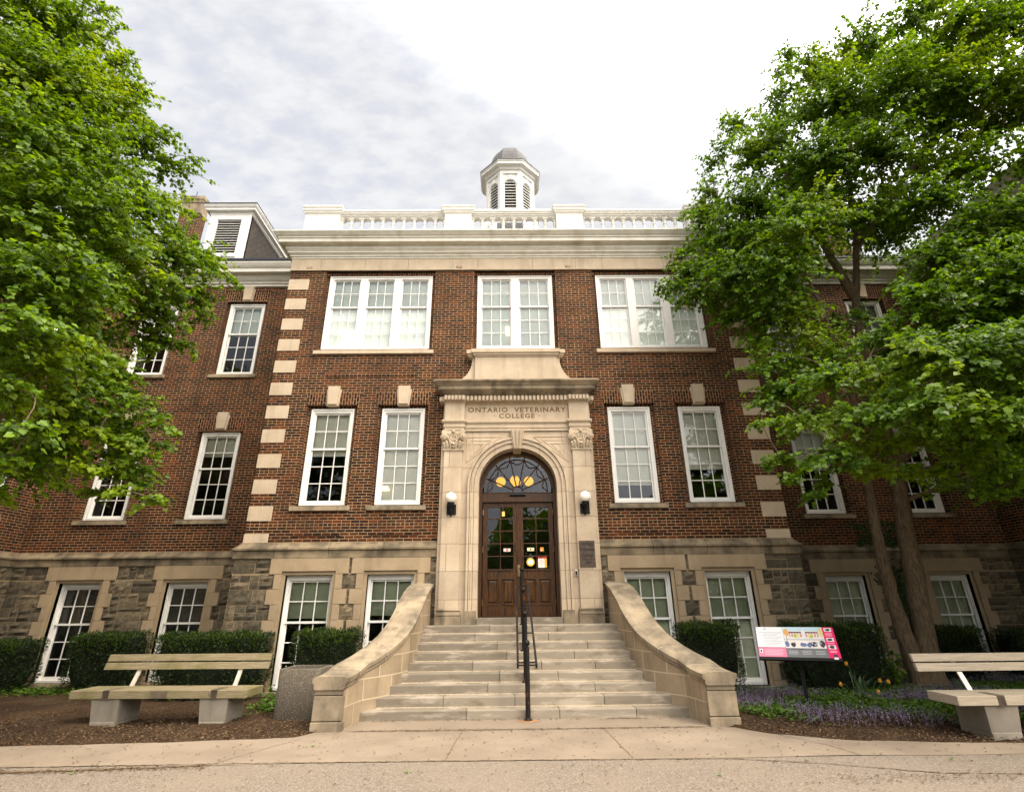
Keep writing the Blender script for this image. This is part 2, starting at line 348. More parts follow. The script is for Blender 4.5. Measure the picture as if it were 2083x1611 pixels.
# ------------------------------------------------------------------ mesh helpers
class MB:
    """collects faces and links them as ONE mesh object"""
    def __init__(s): s.v = []; s.f = []; s.mi = []
    def face(s, pts, mi=0):
        b = len(s.v); s.v += [tuple(p) for p in pts]; s.f.append(tuple(range(b, b + len(pts)))); s.mi.append(mi)
    def shape(s, verts, faces, mi=0):
        b = len(s.v); s.v += [tuple(p) for p in verts]
        for f in faces: s.f.append(tuple(b + i for i in f)); s.mi.append(mi)
    def box(s, x0, x1, y0, y1, z0, z1, mi=0):
        s.shape([(x0, y0, z0), (x1, y0, z0), (x1, y1, z0), (x0, y1, z0), (x0, y0, z1), (x1, y0, z1), (x1, y1, z1), (x0, y1, z1)],
                [(0, 3, 2, 1), (4, 5, 6, 7), (0, 1, 5, 4), (1, 2, 6, 5), (2, 3, 7, 6), (3, 0, 4, 7)], mi)
    def prism(s, poly, axis, a, b, mi=0):
        """closed polygon of 2D points extruded along axis: 'x' points (y,z); 'y' points (x,z); 'z' points (x,y)"""
        def P(p, t):
            return (t, p[0], p[1]) if axis == 'x' else ((p[0], t, p[1]) if axis == 'y' else (p[0], p[1], t))
        n = len(poly)
        s.shape([P(p, a) for p in poly] + [P(p, b) for p in poly],
                [tuple(range(n))[::-1], tuple(range(n, 2 * n))] + [(i, (i + 1) % n, n + (i + 1) % n, n + i) for i in range(n)], mi)
    def loft(s, rings, mi=0, close=True, caps=True):
        n = len(rings[0]); vs = [p for r in rings for p in r]; fs = []
        for k in range(len(rings) - 1):
            for i in range(n if close else n - 1):
                j = (i + 1) % n
                fs.append((k * n + i, k * n + j, (k + 1) * n + j, (k + 1) * n + i))
        if caps and close: fs += [tuple(range(n))[::-1], tuple(range((len(rings) - 1) * n, len(rings) * n))]
        s.shape(vs, fs, mi)
    def lathe(s, cx, cy, prof, n=16, mi=0, rot=0.0, z0=0.0):
        rings = [[(cx + r * math.cos(rot + 2 * math.pi * i / n), cy + r * math.sin(rot + 2 * math.pi * i / n), z0 + z) for i in range(n)] for r, z in prof]
        s.loft(rings, mi)
    def tube(s, pts, rads, n=8, mi=0):
        pts = [Vector(p) for p in pts]
        if not isinstance(rads, (list, tuple)): rads = [rads] * len(pts)
        rings = []; ref = None
        for i, p in enumerate(pts):
            d = (pts[min(i + 1, len(pts) - 1)] - pts[max(i - 1, 0)]).normalized()
            if ref is None: ref = d.orthogonal().normalized()
            ref = (ref - d * ref.dot(d)).normalized(); b = d.cross(ref)
            rings.append([tuple(p + (ref * math.cos(2 * math.pi * k / n) + b * math.sin(2 * math.pi * k / n)) * rads[i]) for k in range(n)])
        s.loft(rings, mi)
    def sphere(s, c, r, n=16, m=10, mi=0, sz=1.0):
        prof = [(r * math.sin(math.pi * k / m) + 1e-4, -r * sz * math.cos(math.pi * k / m)) for k in range(m + 1)]
        s.lathe(c[0], c[1], prof, n, mi, z0=c[2])
    def build(s, name, mats, parent=None, smooth=False, bevel=0.0, loc=None, rot=None, fix=True):
        me = bpy.data.meshes.new(name)
        me.from_pydata(s.v, [], s.f)
        mats = mats if isinstance(mats, (list, tuple)) else [mats]
        for q in mats: me.materials.append(M[q] if isinstance(q, str) else q)
        me.polygons.foreach_set('material_index', s.mi)
        if fix:
            bm = bmesh.new(); bm.from_mesh(me); bmesh.ops.recalc_face_normals(bm, faces=bm.faces); bm.to_mesh(me); bm.free()
        if smooth: me.polygons.foreach_set('use_smooth', [True] * len(s.f))
        me.update()
        return link(name, me, parent, bevel, loc, rot, smooth)
def link(name, me, parent=None, bevel=0.0, loc=None, rot=None, smooth=False):
    o = bpy.data.objects.new(name, me); COL.objects.link(o)
    if parent: o.parent = parent
    if loc: o.location = loc
    if rot: o.rotation_euler = rot
    if bevel:
        b = o.modifiers.new('bevel', 'BEVEL'); b.width = bevel; b.segments = 2; b.limit_method = 'ANGLE'; b.angle_limit = math.radians(40)
    if smooth:
        try: me.set_sharp_from_angle(angle=math.radians(38))
        except Exception: pass
    return o
def tag(o, label=None, cat=None, group=None, kind=None):
    if label: o['label'] = label
    if cat: o['category'] = cat
    if group: o['group'] = group
    if kind: o['kind'] = kind
    return o
def empty(name, loc=(0, 0, 0), rz=0.0, parent=None):
    o = bpy.data.objects.new(name, None); COL.objects.link(o); o.location = loc; o.rotation_euler = (0, 0, rz); o.empty_display_size = .2
    if parent: o.parent = parent
    return o
def copy_tree(o, parent=None, skip=()):
    c = o.copy(); COL.objects.link(c); c.parent = parent
    for ch in list(o.children):
        if ch.name.split('.')[0] not in skip: copy_tree(ch, c, skip)
    return c
def text_mesh(body, size, name, mat, parent, loc, rot, extrude=0.002, spacing=1.0, sx=1.0, align='CENTER', bold=0.0):
    cu = bpy.data.curves.new(name, 'FONT'); cu.body = body; cu.size = size; cu.extrude = extrude; cu.align_x = align; cu.align_y = 'CENTER'
    cu.space_character = spacing; cu.resolution_u = 3; cu.offset = bold
    t = bpy.data.objects.new(name, cu); COL.objects.link(t)
    dg = bpy.context.evaluated_depsgraph_get(); dg.update()
    me = bpy.data.meshes.new_from_object(t.evaluated_get(dg))
    COL.objects.unlink(t); bpy.data.objects.remove(t); bpy.data.curves.remove(cu)
    me.name = name; me.materials.clear(); me.materials.append(M[mat])
    o = link(name, me, parent, loc=loc, rot=rot); o.scale = (sx, 1, 1)
    return o
RX90 = (math.pi / 2, 0, 0)

def wall_cells(mb, a0, a1, z0, z1, y, holes, reveal, P, mi=0, mi_rev=0):
    """wall sheet with rectangular holes and their reveals; P maps (along, depth, z) to a point"""
    xs = sorted({a0, a1, *[h[0] for h in holes], *[h[1] for h in holes]}); zs = sorted({z0, z1, *[h[2] for h in holes], *[h[3] for h in holes]})
    xs = [x for x in xs if a0 <= x <= a1]; zs = [z for z in zs if z0 <= z <= z1]
    for i in range(len(xs) - 1):
        for j in range(len(zs) - 1):
            cx, cz = (xs[i] + xs[i + 1]) / 2, (zs[j] + zs[j + 1]) / 2
            if any(h[0] < cx < h[1] and h[2] < cz < h[3] for h in holes): continue
            mb.face([P(xs[i], y, zs[j]), P(xs[i + 1], y, zs[j]), P(xs[i + 1], y, zs[j + 1]), P(xs[i], y, zs[j + 1])], mi)
    for h in holes:
        if len(h) > 4: continue
        l, r, b, t = h[:4]; r2 = y + reveal; b = max(b, z0); t = min(t, z1)
        mb.face([P(l, y, b), P(l, r2, b), P(l, r2, t), P(l, y, t)], mi_rev)
        mb.face([P(r, y, b), P(r, y, t), P(r, r2, t), P(r, r2, b)], mi_rev)
        mb.face([P(l, y, t), P(l, r2, t), P(r, r2, t), P(r, y, t)], mi_rev)
        mb.face([P(l, y, b), P(r, y, b), P(r, r2, b), P(l, r2, b)], mi_rev)
PF = lambda a, y, z: (a, y, z)

# ------------------------------------------------------------------ the building
bld = empty('college_building')
tag(bld, 'large red brick college building with stone trim, white cornice and cupola above grey steps', 'building')

WY = 1.9            # wing front plane
RET = 13.75         # inner faces of the projecting end wings
BZ0, BZ1 = 3.196, 11.49
BW, BH = 1.12, 2.57   # tall sash window
B_X = (-4.945, -3.045, 3.035, 4.95)
W_X = (-11.76, -8.9, 8.93, 11.80)
C_X = (-4.965, -3.035, 3.055, 4.98)
def hole(cx, w, z0, z1): return (cx - w / 2, cx + w / 2, z0, z1)

# brick walls --------------------------------------------------------------
mb = MB()
holes = [hole(x, 1.34, 4.08, 6.775) for x in B_X] + [hole(x, 3.26, 8.42, 11.075) for x in (-3.99, 3.96)] + [hole(0.005, 2.42, 8.27, 11.075)]
wall_cells(mb, -6.69, 6.69, BZ0 - .02, BZ1, 0.0, holes + [(-1.8, 1.8, BZ0 - .02, 6.9, 0)], .13, PF)
in_holes = [hole(x, 1.08, 4.12, 6.66) for x in B_X] + [hole(x, 3.0, 8.52, 10.92) for x in (-3.99, 3.96)] + [hole(0.005, 2.16, 8.52, 10.92)]
wall_cells(mb, -6.69, -1.8, 3.5, 7.2, .128, in_holes[:2], .1, PF); wall_cells(mb, 1.8, 6.69, 3.5, 7.2, .128, in_holes[2:4], .1, PF); wall_cells(mb, -6.69, 6.69, 8.0, BZ1, .128, in_holes[4:], .1, PF)
for sgn in (-1, 1):
    mb.face([(sgn * 6.69, 0, BZ0 - .02), (sgn * 6.69, WY + .3, BZ0 - .02), (sgn * 6.69, WY + .3, 12.2), (sgn * 6.69, 0, 12.2)])
mb.build('brick_wall', 'brick', bld)
for sgn in (-1, 1):
    mb = MB()
    xs = [x for x in W_X if x * sgn > 0]
    holes = [hole(x, 1.34, 4.07, 6.70) for x in xs] + [hole(x, 1.34, 8.53, 11.23) for x in xs]
    a0, a1 = sorted((sgn * 6.69, sgn * RET))
    wall_cells(mb, a0, a1, BZ0 - .02, 11.86, WY, holes, .13, PF)
    wall_cells(mb, a0, a1, 3.5, 11.86, WY + .128, [hole(x, 1.08, 4.10, 6.64) for x in xs] + [hole(x, 1.08, 8.61, 11.15) for x in xs], .1, PF)
    mb.build('brick_wall', 'brick', bld)
    mb = MB()
    PS = (lambda a, y, z, sgn=sgn: (sgn * (RET + y), a, z))
    wall_cells(mb, -9.0, WY, BZ0 - .02, 11.86, 0.0, [hole(.25, 1.34, 4.07, 6.70), hole(.25, 1.34, 8.53, 11.23), hole(-2.6, 1.34, 4.07, 6.70), hole(-2.6, 1.34, 8.53, 11.23)], .13, PS)  # end wall lengthened forward, out of view, to darken the wing walls
    mb.face([(sgn * RET, -9, -.3), (sgn * (RET + 6), -9, -.3), (sgn * (RET + 6), -9, 11.86), (sgn * RET, -9, 11.86)])
    mb.build('brick_wall', 'brick', bld)

# recessed brick panels below the sills read as shallow frames
mb = MB()
def brick_frame(x0, x1, z0, z1, y):
    t = .02
    mb.box(x0, x1, y - t, y + .02, z0, z0 + .074); 
for x in B_X: brick_frame(x - .60, x + .60, 3.36, 3.9, .0)
for x in (-3.99, 3.96): brick_frame(x - 1.25, x + 1.25, 7.62, 8.2, .0)
mb.build('brick_course', 'brick', bld)

# brick jack arches and keystones are window parts; stone quoins
for sgn in (-1, 1):
    for k in range(12):
        zt = 10.787 - k * .6706
        zb = zt - .366 if k < 11 else BZ0
        mb = MB(); x0, x1 = sorted((sgn * 6.705, sgn * 6.105))
        mb.box(x0, x1, -.012, .28, zb, zt)
        mb.build('quoin', 'lime', bld, bevel=.006)

# stone frieze band under the cornice with joints and small rosettes
mb = MB()
segs = [-6.72, -5.82, -4.5, -3.2, -1.88, -1.1, .55, 1.85, 2.65, 4.5, 5.85, 6.72]
for a, b in zip(segs[:-1], segs[1:]): mb.box(a + .004, b - .004, -.03, .25, 11.12, 11.495); mb.box(a + .004, b - .004, -.055, .25, 11.075, 11.12)
for sgn in (-1, 1): mb.box(min(sgn * 6.4, sgn * 6.72), max(sgn * 6.4, sgn * 6.72), .25, WY + .1, 11.075, 11.495)
for x in (-6.15, -1.66, 1.62, 6.15):
    for k in range(3):
        a = math.radians(90 + (k - 1) * 62)
        mb.tube([(x, -.035, 11.17), (x + .07 * math.cos(a), -.045, 11.17 + .09 * math.sin(a)), (x + .10 * math.cos(a), -.04, 11.17 + .13 * math.sin(a))], [.018, .022, .006], 6)
    mb.tube([(x - .085, -.04, 11.16), (x + .085, -.04, 11.16)], .014, 6)
mb.build('frieze_band', 'lime', bld)

def cornice_loop(mb, prof, xs, yw, y_back, mi=0):
    """profile of (overhang, z) run along the front and both sides of a box"""
    x0, x1 = xs
    rings = []
    for o, z in prof:
        rings.append([(x0 - o, y_back, z), (x0 - o, yw - o, z), (x1 + o, yw - o, z), (x1 + o, y_back, z)])
    mb.loft(rings, mi, close=False, caps=False)
mb = MB()
prof = [(.0, 11.493), (.05, 11.50), (.05, 11.545), (.085, 11.56), (.085, 11.60), (.13, 11.64), (.15, 11.645), (.15, 11.685), (.19, 11.74), (.205, 11.75), (.205, 11.86), (.37, 11.875), (.37, 12.0), (.40, 12.005), (.40, 12.04), (.44, 12.07), (.50, 12.14), (.52, 12.155), (.52, 12.195), (.0, 12.25)]
cornice_loop(mb, prof, (-6.69, 6.69), 0.0, 2.4)
mb.build('cornice', 'white_trim', bld)
mb = MB(); mb.face([(-6.9, -.1, 12.24), (6.9, -.1, 12.24), (6.9, 14, 12.24), (-6.9, 14, 12.24)])
mb.box(-6.69, 6.69, .5, 14, 11.9, 12.235)
mb.face([(-14, 2.4, 12.5), (14, 2.4, 12.5), (14, 8, 15.9), (-14, 8, 15.9)]); mb.face([(-14, 8, 15.9), (14, 8, 15.9), (14, 14, 12.5), (-14, 14, 12.5)])
mb.build('flat_roof', 'roofing', bld)

# balustrade ---------------------------------------------------------------
bal = empty('balustrade', (0, 0, 12.2), parent=bld)
def pedestal(x, w):
    mb = MB()
    mb.box(-w / 2, w / 2, -.05, .38, 0, 1.0)
    mb.box(-w / 2 + .12, w / 2 - .12, -.06, -.045, .05, .84)
    cap = [(0, .98), (.02, 1.0), (.045, 1.02), (.05, 1.05), (.085, 1.09), (.085, 1.16), (.10, 1.165), (.115, 1.21), (.08, 1.225), (.08, 1.27)]
    rings = [[(-w / 2 - o, -.05 - o, z), (w / 2 + o, -.05 - o, z), (w / 2 + o, .38 + o, z), (-w / 2 - o, .38 + o, z)] for o, z in cap]
    mb.loft(rings)
    mb.build('pedestal', 'white', bal, loc=(x, 0, 0))
PEDS = [(-6.0, 1.06), (-1.75, .83), (1.75, .83), (6.0, 1.06)]
for x, w in PEDS: pedestal(x, w)
bprof = [(.075, 0), (.075, .045), (.055, .055), (.062, .085), (.05, .105), (.045, .12), (.085, .20), (.092, .25), (.08, .31), (.05, .40), (.042, .50), (.042, .55), (.06, .57), (.06, .60), (.045, .62), (.05, .66), (.075, .71), (.08, .74), (.08, .86)]
b0 = MB(); b0.lathe(0, .16, [(r, z * 1.17) for r, z in bprof[:-2]], 12); b0.box(-.085, .085, .075, .245, .835, .885); b0.box(-.085, .085, .075, .245, 0, .05)
bme = None
for (xa, wa), (xb, wb) in zip(PEDS[:-1], PEDS[1:]):
    l, r = xa + wa / 2, xb - wb / 2
    mb = MB()
    for o, z0_, z1_ in ((.0, .94, .98), (.04, .98, 1.03), (.08, 1.03, 1.09), (.11, 1.09, 1.16), (.07, 1.16, 1.19)):
        mb.box(l + .002, r - .002, .06 - o, .26 + o, z0_, z1_)
    mb.box(l + .002, r - .002, .02, .3, -.02, .06)
    mb.build('handrail', 'white', bal)
    n = max(2, round((r - l) / .33)); st = (r - l) / n
    for k in range(n + 1):
        x = l + k * st
        if k == 0: x += .03
        if k == n: x -= .03
        if bme is None: o = b0.build('baluster', 'white', bal, smooth=True, loc=(x, 0, .055)); bme = o.data
        else: link('baluster', bme, bal, loc=(x, 0, .055))

# wing cornices, gutters, roofs, dormers, chimneys ---------------------------
for sgn in (-1, 1):
    mb = MB(); x0, x1 = sorted((sgn * 6.69, sgn * RET))
    pr2 = [(.0, 11.80), (.05, 11.80), (.05, 11.87), (.09, 11.90), (.09, 11.95), (.15, 12.0), (.19, 12.06), (.205, 12.07), (.205, 12.15), (.38, 12.16), (.38, 12.30), (.41, 12.31), (.45, 12.36), (.50, 12.45), (.50, 12.50), (.0, 12.52)]
    mb.loft([[(x0, WY - o, z), (x1, WY - o, z)] for o, z in pr2], 0, close=False, caps=False)
    mb.loft([[(sgn * (RET - o), WY - o, z), (sgn * (RET - o), -9.3, z)] for o, z in pr2], 0, close=False, caps=False)
    mb.build('cornice', 'white_trim', bld)
    mb = MB(); mb.box(x0, x1, WY - .53, WY - .30, 12.515, 12.60); mb.build('gutter', 'gutter', bld)
    mb = MB(); a, b = sorted((sgn * 6.69, sgn * (RET + 6)))
    mb.face([(a, WY - .4, 12.53), (b, WY - .4, 12.53), (b, 8.5, 16.6), (a, 8.5, 16.6)]); mb.face([(a, 8.5, 16.6), (b, 8.5, 16.6), (b, 15, 12.5), (a, 15, 12.5)])
    c, d = sorted((sgn * (RET - .4), sgn * (RET + 6)))
    mb.face([(sgn * (RET - .4), -9.3, 12.53), (sgn * (RET - .4), 2.2, 12.53), (sgn * (RET + 5), 2.2, 16.0), (sgn * (RET + 5), -9.3, 16.0)])
    mb.build('slate_roof', 'slate', bld)
    # dormer
    dm = empty('dormer', (sgn * 10.38, 2.3, 12.7), parent=bld)
    mb = MB(); w = .74
    mb.face([(-w, .02, 0), (-w, 4.4, 2.6), (-w, .02, 2.5)]); mb.face([(w, .02, 0), (w, 4.4, 2.6), (w, .02, 2.5)])
    mb.build('dormer_cheek', 'slate', dm)
    mb = MB()
    mb.box(-w, -w + .26, -.04, .1, 0, 2.52); mb.box(w - .26, w, -.04, .1, 0, 2.52); mb.box(-w + .26, w - .26, -.04, .1, 2.30, 2.52); mb.box(-w + .26, w - .26, -.06, .1, .62, .78); mb.box(-w + .26, w - .26, -.03, .1, 0, .62)
    mb.box(-w + .24, -w + .30, -.065, -.0, .75, 2.36); mb.box(w - .30, w - .24, -.065, -.0, .75, 2.36); mb.box(-w + .30, w - .30, -.065, -.0, 2.27, 2.36)
    cprof = [(.0, 2.48), (.05, 2.52), (.05, 2.60), (.17, 2.62), (.17, 2.70), (.21, 2.74), (.24, 2.80), (.24, 2.83), (.0, 2.86)]
    rings = [[(-w - o, 4.6, z), (-w - o, -o, z), (w + o, -o, z), (w + o, 4.6, z)] for o, z in cprof]
    mb.loft(rings, 0, close=False, caps=False)
    mb.build('dormer_front', 'white', dm)
    mb = MB(); mb.box(-w - .25, w + .25, -.26, 4.6, 2.84, 2.875); mb.build('dormer_roof', 'gutter', dm)
    mb = MB(); mb.face([(-w + .26, .12, .7), (w - .26, .12, .7), (w - .26, .12, 2.4), (-w + .26, .12, 2.4)]); mb.build('louver_void', 'dark', dm)
    for k in range(14):
        z = .80 + k * .109
        mb = MB(); mb.shape([(-w + .26, -.01, z), (w - .26, -.01, z), (w - .26, .10, z + .075), (-w + .26, .10, z + .075), (-w + .26, -.01, z + .02), (w - .26, -.01, z + .02), (w - .26, .10, z + .095), (-w + .26, .10, z + .095)], [(0, 3, 2, 1), (4, 5, 6, 7), (0, 1, 5, 4), (2, 3, 7, 6)])
        mb.build('louver_slat', 'white', dm)
    # chimney
    ch = MB(); cx = sgn * 12.915
    ch.box(cx - .40, cx + .40, 3.56, 4.0, 13.0, 16.42)
    chm = ch.build('chimney', 'brick', bld)
    mb = MB()
    rr = [(.03, 16.40), (.04, 16.42), (.04, 16.50), (.0, 16.52), (.0, 16.92), (.03, 16.95), (.05, 17.05), (.08, 17.10), (.08, 17.24), (.0, 17.27)]
    mb.loft([[(cx - .40 - o, 3.56 - o, z), (cx + .40 + o, 3.56 - o, z), (cx + .40 + o, 4.0 + o, z), (cx - .40 - o, 4.0 + o, z)] for o, z in rr])
    mb.build('chimney_cap', 'lime_stain', chm)
    mb = MB(); mb.tube([(cx - .1, 3.8, 17.25), (cx - .1, 3.8, 17.75)], .012, 6); mb.build('lightning_rod', 'black', chm)

# cupola -------------------------------------------------------------------
CY, CX = 7.47, -.02
cup = empty('cupola', (CX, CY, 12.2), parent=bld)
mb = MB()
mb.box(-1.27, 1.27, -1.27, 1.27, 0, 6.36); mb.box(-.95, .95, -1.75, -1.2, 0, 6.0)
mb.box(-.95, .95, -1.78, -1.74, 5.62, 5.72)
mb.build('cupola_base', 'white', cup)
mb = MB(); mb.box(-1.34, 1.34, -1.34, 1.34, 6.36, 6.43); mb.build('base_flashing', 'gutter', cup)
mb = MB(); mb.box(-.62, .66, -1.77, -1.745, 4.3, 5.52); mb.build('bay_window', 'lead', cup)
def octa(r, z): return [(r / math.cos(math.pi / 8) * math.cos(math.pi / 8 + k * math.pi / 4), r / math.cos(math.pi / 8) * math.sin(math.pi / 8 + k * math.pi / 4), z) for k in range(8)]
mb = MB()
A = 1.13
# octagonal drum built face by face with arched openings
def drum_face(k):
    ang = k * math.pi / 4
    def T(a, d, z):
        r = A - d
        return (r * math.cos(ang) - a * math.sin(ang), r * math.sin(ang) + a * math.cos(ang), z)
    h = A * math.tan(math.pi / 8); ow = .27; zb, zs, zt = 6.9, 8.40, 9.30
    mb.face([T(-h, 0, 6.4), T(h, 0, 6.4), T(h, 0, zb), T(-h, 0, zb)])
    mb.face([T(-h, 0, zb), T(-ow, 0, zb), T(-ow, 0, zs), T(-h, 0, zs)]); mb.face([T(ow, 0, zb), T(h, 0, zb), T(h, 0, zs), T(ow, 0, zs)])
    arc = [(ow * math.cos(math.pi - t * math.pi / 10), zs + ow * math.sin(t * math.pi / 10)) for t in range(11)]
    for i in range(10):
        (a0, z0), (a1, z1) = arc[i], arc[i + 1]
        mb.face([T(a0, 0, z0), T(a1, 0, z1), T(a1 if 0 < i + 1 < 10 else h, 0, zt), T(a0 if i > 0 else -h, 0, zt)])
        mb.face([T(a0, 0, z0), T(a0, .18, z0), T(a1, .18, z1), T(a1, 0, z1)])
    mb.face([T(-h, 0, zs), T(-ow, 0, zs), T(-h, 0, zt)]); mb.face([T(h, 0, zs), T(h, 0, zt), T(ow, 0, zs)])
    for s_ in (-1, 1): mb.face([T(s_ * ow, 0, zb), T(s_ * ow, .18, zb), T(s_ * ow, .18, zs), T(s_ * ow, 0, zs)])
    # raised archivolt and corner pilasters
    ro, ri = ow + .09, ow + .01
    for i in range(10):
        t0, t1 = math.pi - i * math.pi / 10, math.pi - (i + 1) * math.pi / 10
        q = [(ri * math.cos(t0), zs + ri * math.sin(t0)), (ri * math.cos(t1), zs + ri * math.sin(t1)), (ro * math.cos(t1), zs + ro * math.sin(t1)), (ro * math.cos(t0), zs + ro * math.sin(t0))]
        mb.shape([T(a, -.035, z) for a, z in q] + [T(a, .0, z) for a, z in q], [(0, 1, 2, 3), (0, 4, 5, 1), (1, 5, 6, 2), (2, 6, 7, 3), (3, 7, 4, 0)])
    mbox = [(-.05, zs + ow - .02), (.05, zs + ow - .02), (.07, zs + ow + .22), (-.07, zs + ow + .22)]
    mb.shape([T(a, -.07, z) for a, z in mbox] + [T(a, 0, z) for a, z in mbox], [(0, 1, 2, 3), (0, 4, 5, 1), (1, 5, 6, 2), (2, 6, 7, 3), (3, 7, 4, 0)])
    for s_ in (-1, 1):
        q = [(s_ * (h + .02), 6.7), (s_ * (h - .13), 6.7), (s_ * (h - .13), 9.0), (s_ * (h + .02), 9.0)]
        mb.shape([T(a, -.05, z) for a, z in q] + [T(a, 0, z) for a, z in q], [(0, 1, 2, 3), (0, 4, 5, 1), (1, 5, 6, 2), (2, 6, 7, 3), (3, 7, 4, 0)])
for k in range(8): drum_face(k)
mb.build('cupola_drum', 'white', cup)
mb = MB()
mb.loft([octa(r, z) for r, z in ((A, 9.0), (A + .06, 9.0), (A + .06, 9.08), (A + .03, 9.10), (A + .03, 9.22), (A + .10, 9.24), (A + .12, 9.33), (A + .16, 9.38), (A + .30, 9.40), (A + .30, 9.50), (A + .34, 9.56), (A + .34, 9.62), (A - .1, 9.75))], caps=False)
mb.build('cupola_cornice', 'white', cup)
mb = MB(); mb.loft([octa(r, z) for r, z in ((1.49, 9.60), (1.49, 9.66), (1.0, 9.9), (.98, 10.2), (.93, 10.55), (.85, 10.85), (.70, 11.18), (.45, 11.42), (.12, 11.55))]); mb.build('dome', 'lead', cup)
mb = MB(); mb.loft([octa(A - .2, 6.7), octa(A - .2, 9.2)]); mb.build('drum_void', 'dark', cup)
for k in range(8):
    ang = k * math.pi / 4
    mb = MB()
    for j in range(10):
        z = 6.95 + j * .172
        ow = .27 if z < 8.38 else max(.06, math.sqrt(max(0, .27 ** 2 - (z + .06 - 8.40) ** 2)))
        def T(a, d, zz_): r = A - d; return (r * math.cos(ang) - a * math.sin(ang), r * math.sin(ang) + a * math.cos(ang), zz_)
        mb.shape([T(-ow, .02, z), T(ow, .02, z), T(ow, .14, z + .11), T(-ow, .14, z + .11), T(-ow, .02, z + .035), T(ow, .02, z + .035), T(ow, .14, z + .145), T(-ow, .14, z + .145)], [(0, 3, 2, 1), (4, 5, 6, 7), (0, 1, 5, 4), (2, 3, 7, 6)])
    mb.build('louver', 'white', cup)

# stone base storey ----------------------------------------------------------
BY = -.10
def rough_block(mb, x0, x1, z0, z1, y, P):
    x0 += .010; x1 -= .010; z0 += .010; z1 -= .010
    nx = max(2, int((x1 - x0) / .09)); nz = max(2, int((z1 - z0) / .07)); pro = random.uniform(.02, .065)
    vs = []; fs = []
    for j in range(nz + 1):
        for i in range(nx + 1):
            e = (i in (0, nx)) or (j in (0, nz))
            d = .012 if e else pro * random.uniform(.4, 1.25)
            vs.append(P(x0 + (x1 - x0) * i / nx, y - d, z0 + (z1 - z0) * j / nz))
    n0 = len(vs)
    for j in range(nz):
        for i in range(nx):
            a = j * (nx + 1) + i; fs.append((a, a + 1, a + nx + 2, a + nx + 1))
    ring = [i for i in range(nx + 1)] + [(j + 1) * (nx + 1) - 1 for j in range(1, nz + 1)] + [nz * (nx + 1) + i for i in range(nx - 1, -1, -1)] + [j * (nx + 1) for j in range(nz - 1, 0, -1)]
    for r_ in ring:
        k = r_ % (nx + 1); j = r_ // (nx + 1)
        vs.append(P(x0 + (x1 - x0) * k / nx, y + .02, z0 + (z1 - z0) * j / nz))
    L = len(ring)
    for i in range(L): fs.append((ring[i], ring[(i + 1) % L], n0 + (i + 1) % L, n0 + i))
    mb.shape(vs, fs)
def rubble_rect(mb, x0, x1, z0, z1, y, P):
    if x1 - x0 < .06: return
    z = z1
    while z > z0 + .05:
        h = min(.333, z - z0)
        x = x0
        while x < x1 - .02:
            w = random.choice((.24, .34, .46, .58)) * random.uniform(.85, 1.15)
            if x1 - (x + w) < .16: w = x1 - x
            t = random.random()
            if h < .2 or t < .33: rough_block(mb, x, x + w, z - h, z, y, P)
            else:
                s = random.choice((.36, .5, .64)) * h
                if t < .72 or w < .3: rough_block(mb, x, x + w, z - s, z, y, P); rough_block(mb, x, x + w, z - h, z - s, y, P)
                else:
                    m_ = w * random.uniform(.4, .6)
                    rough_block(mb, x, x + m_, z - s, z, y, P); rough_block(mb, x + m_, x + w, z - s, z, y, P); rough_block(mb, x, x + w, z - h, z - s, y, P)
            x += w
        z -= h
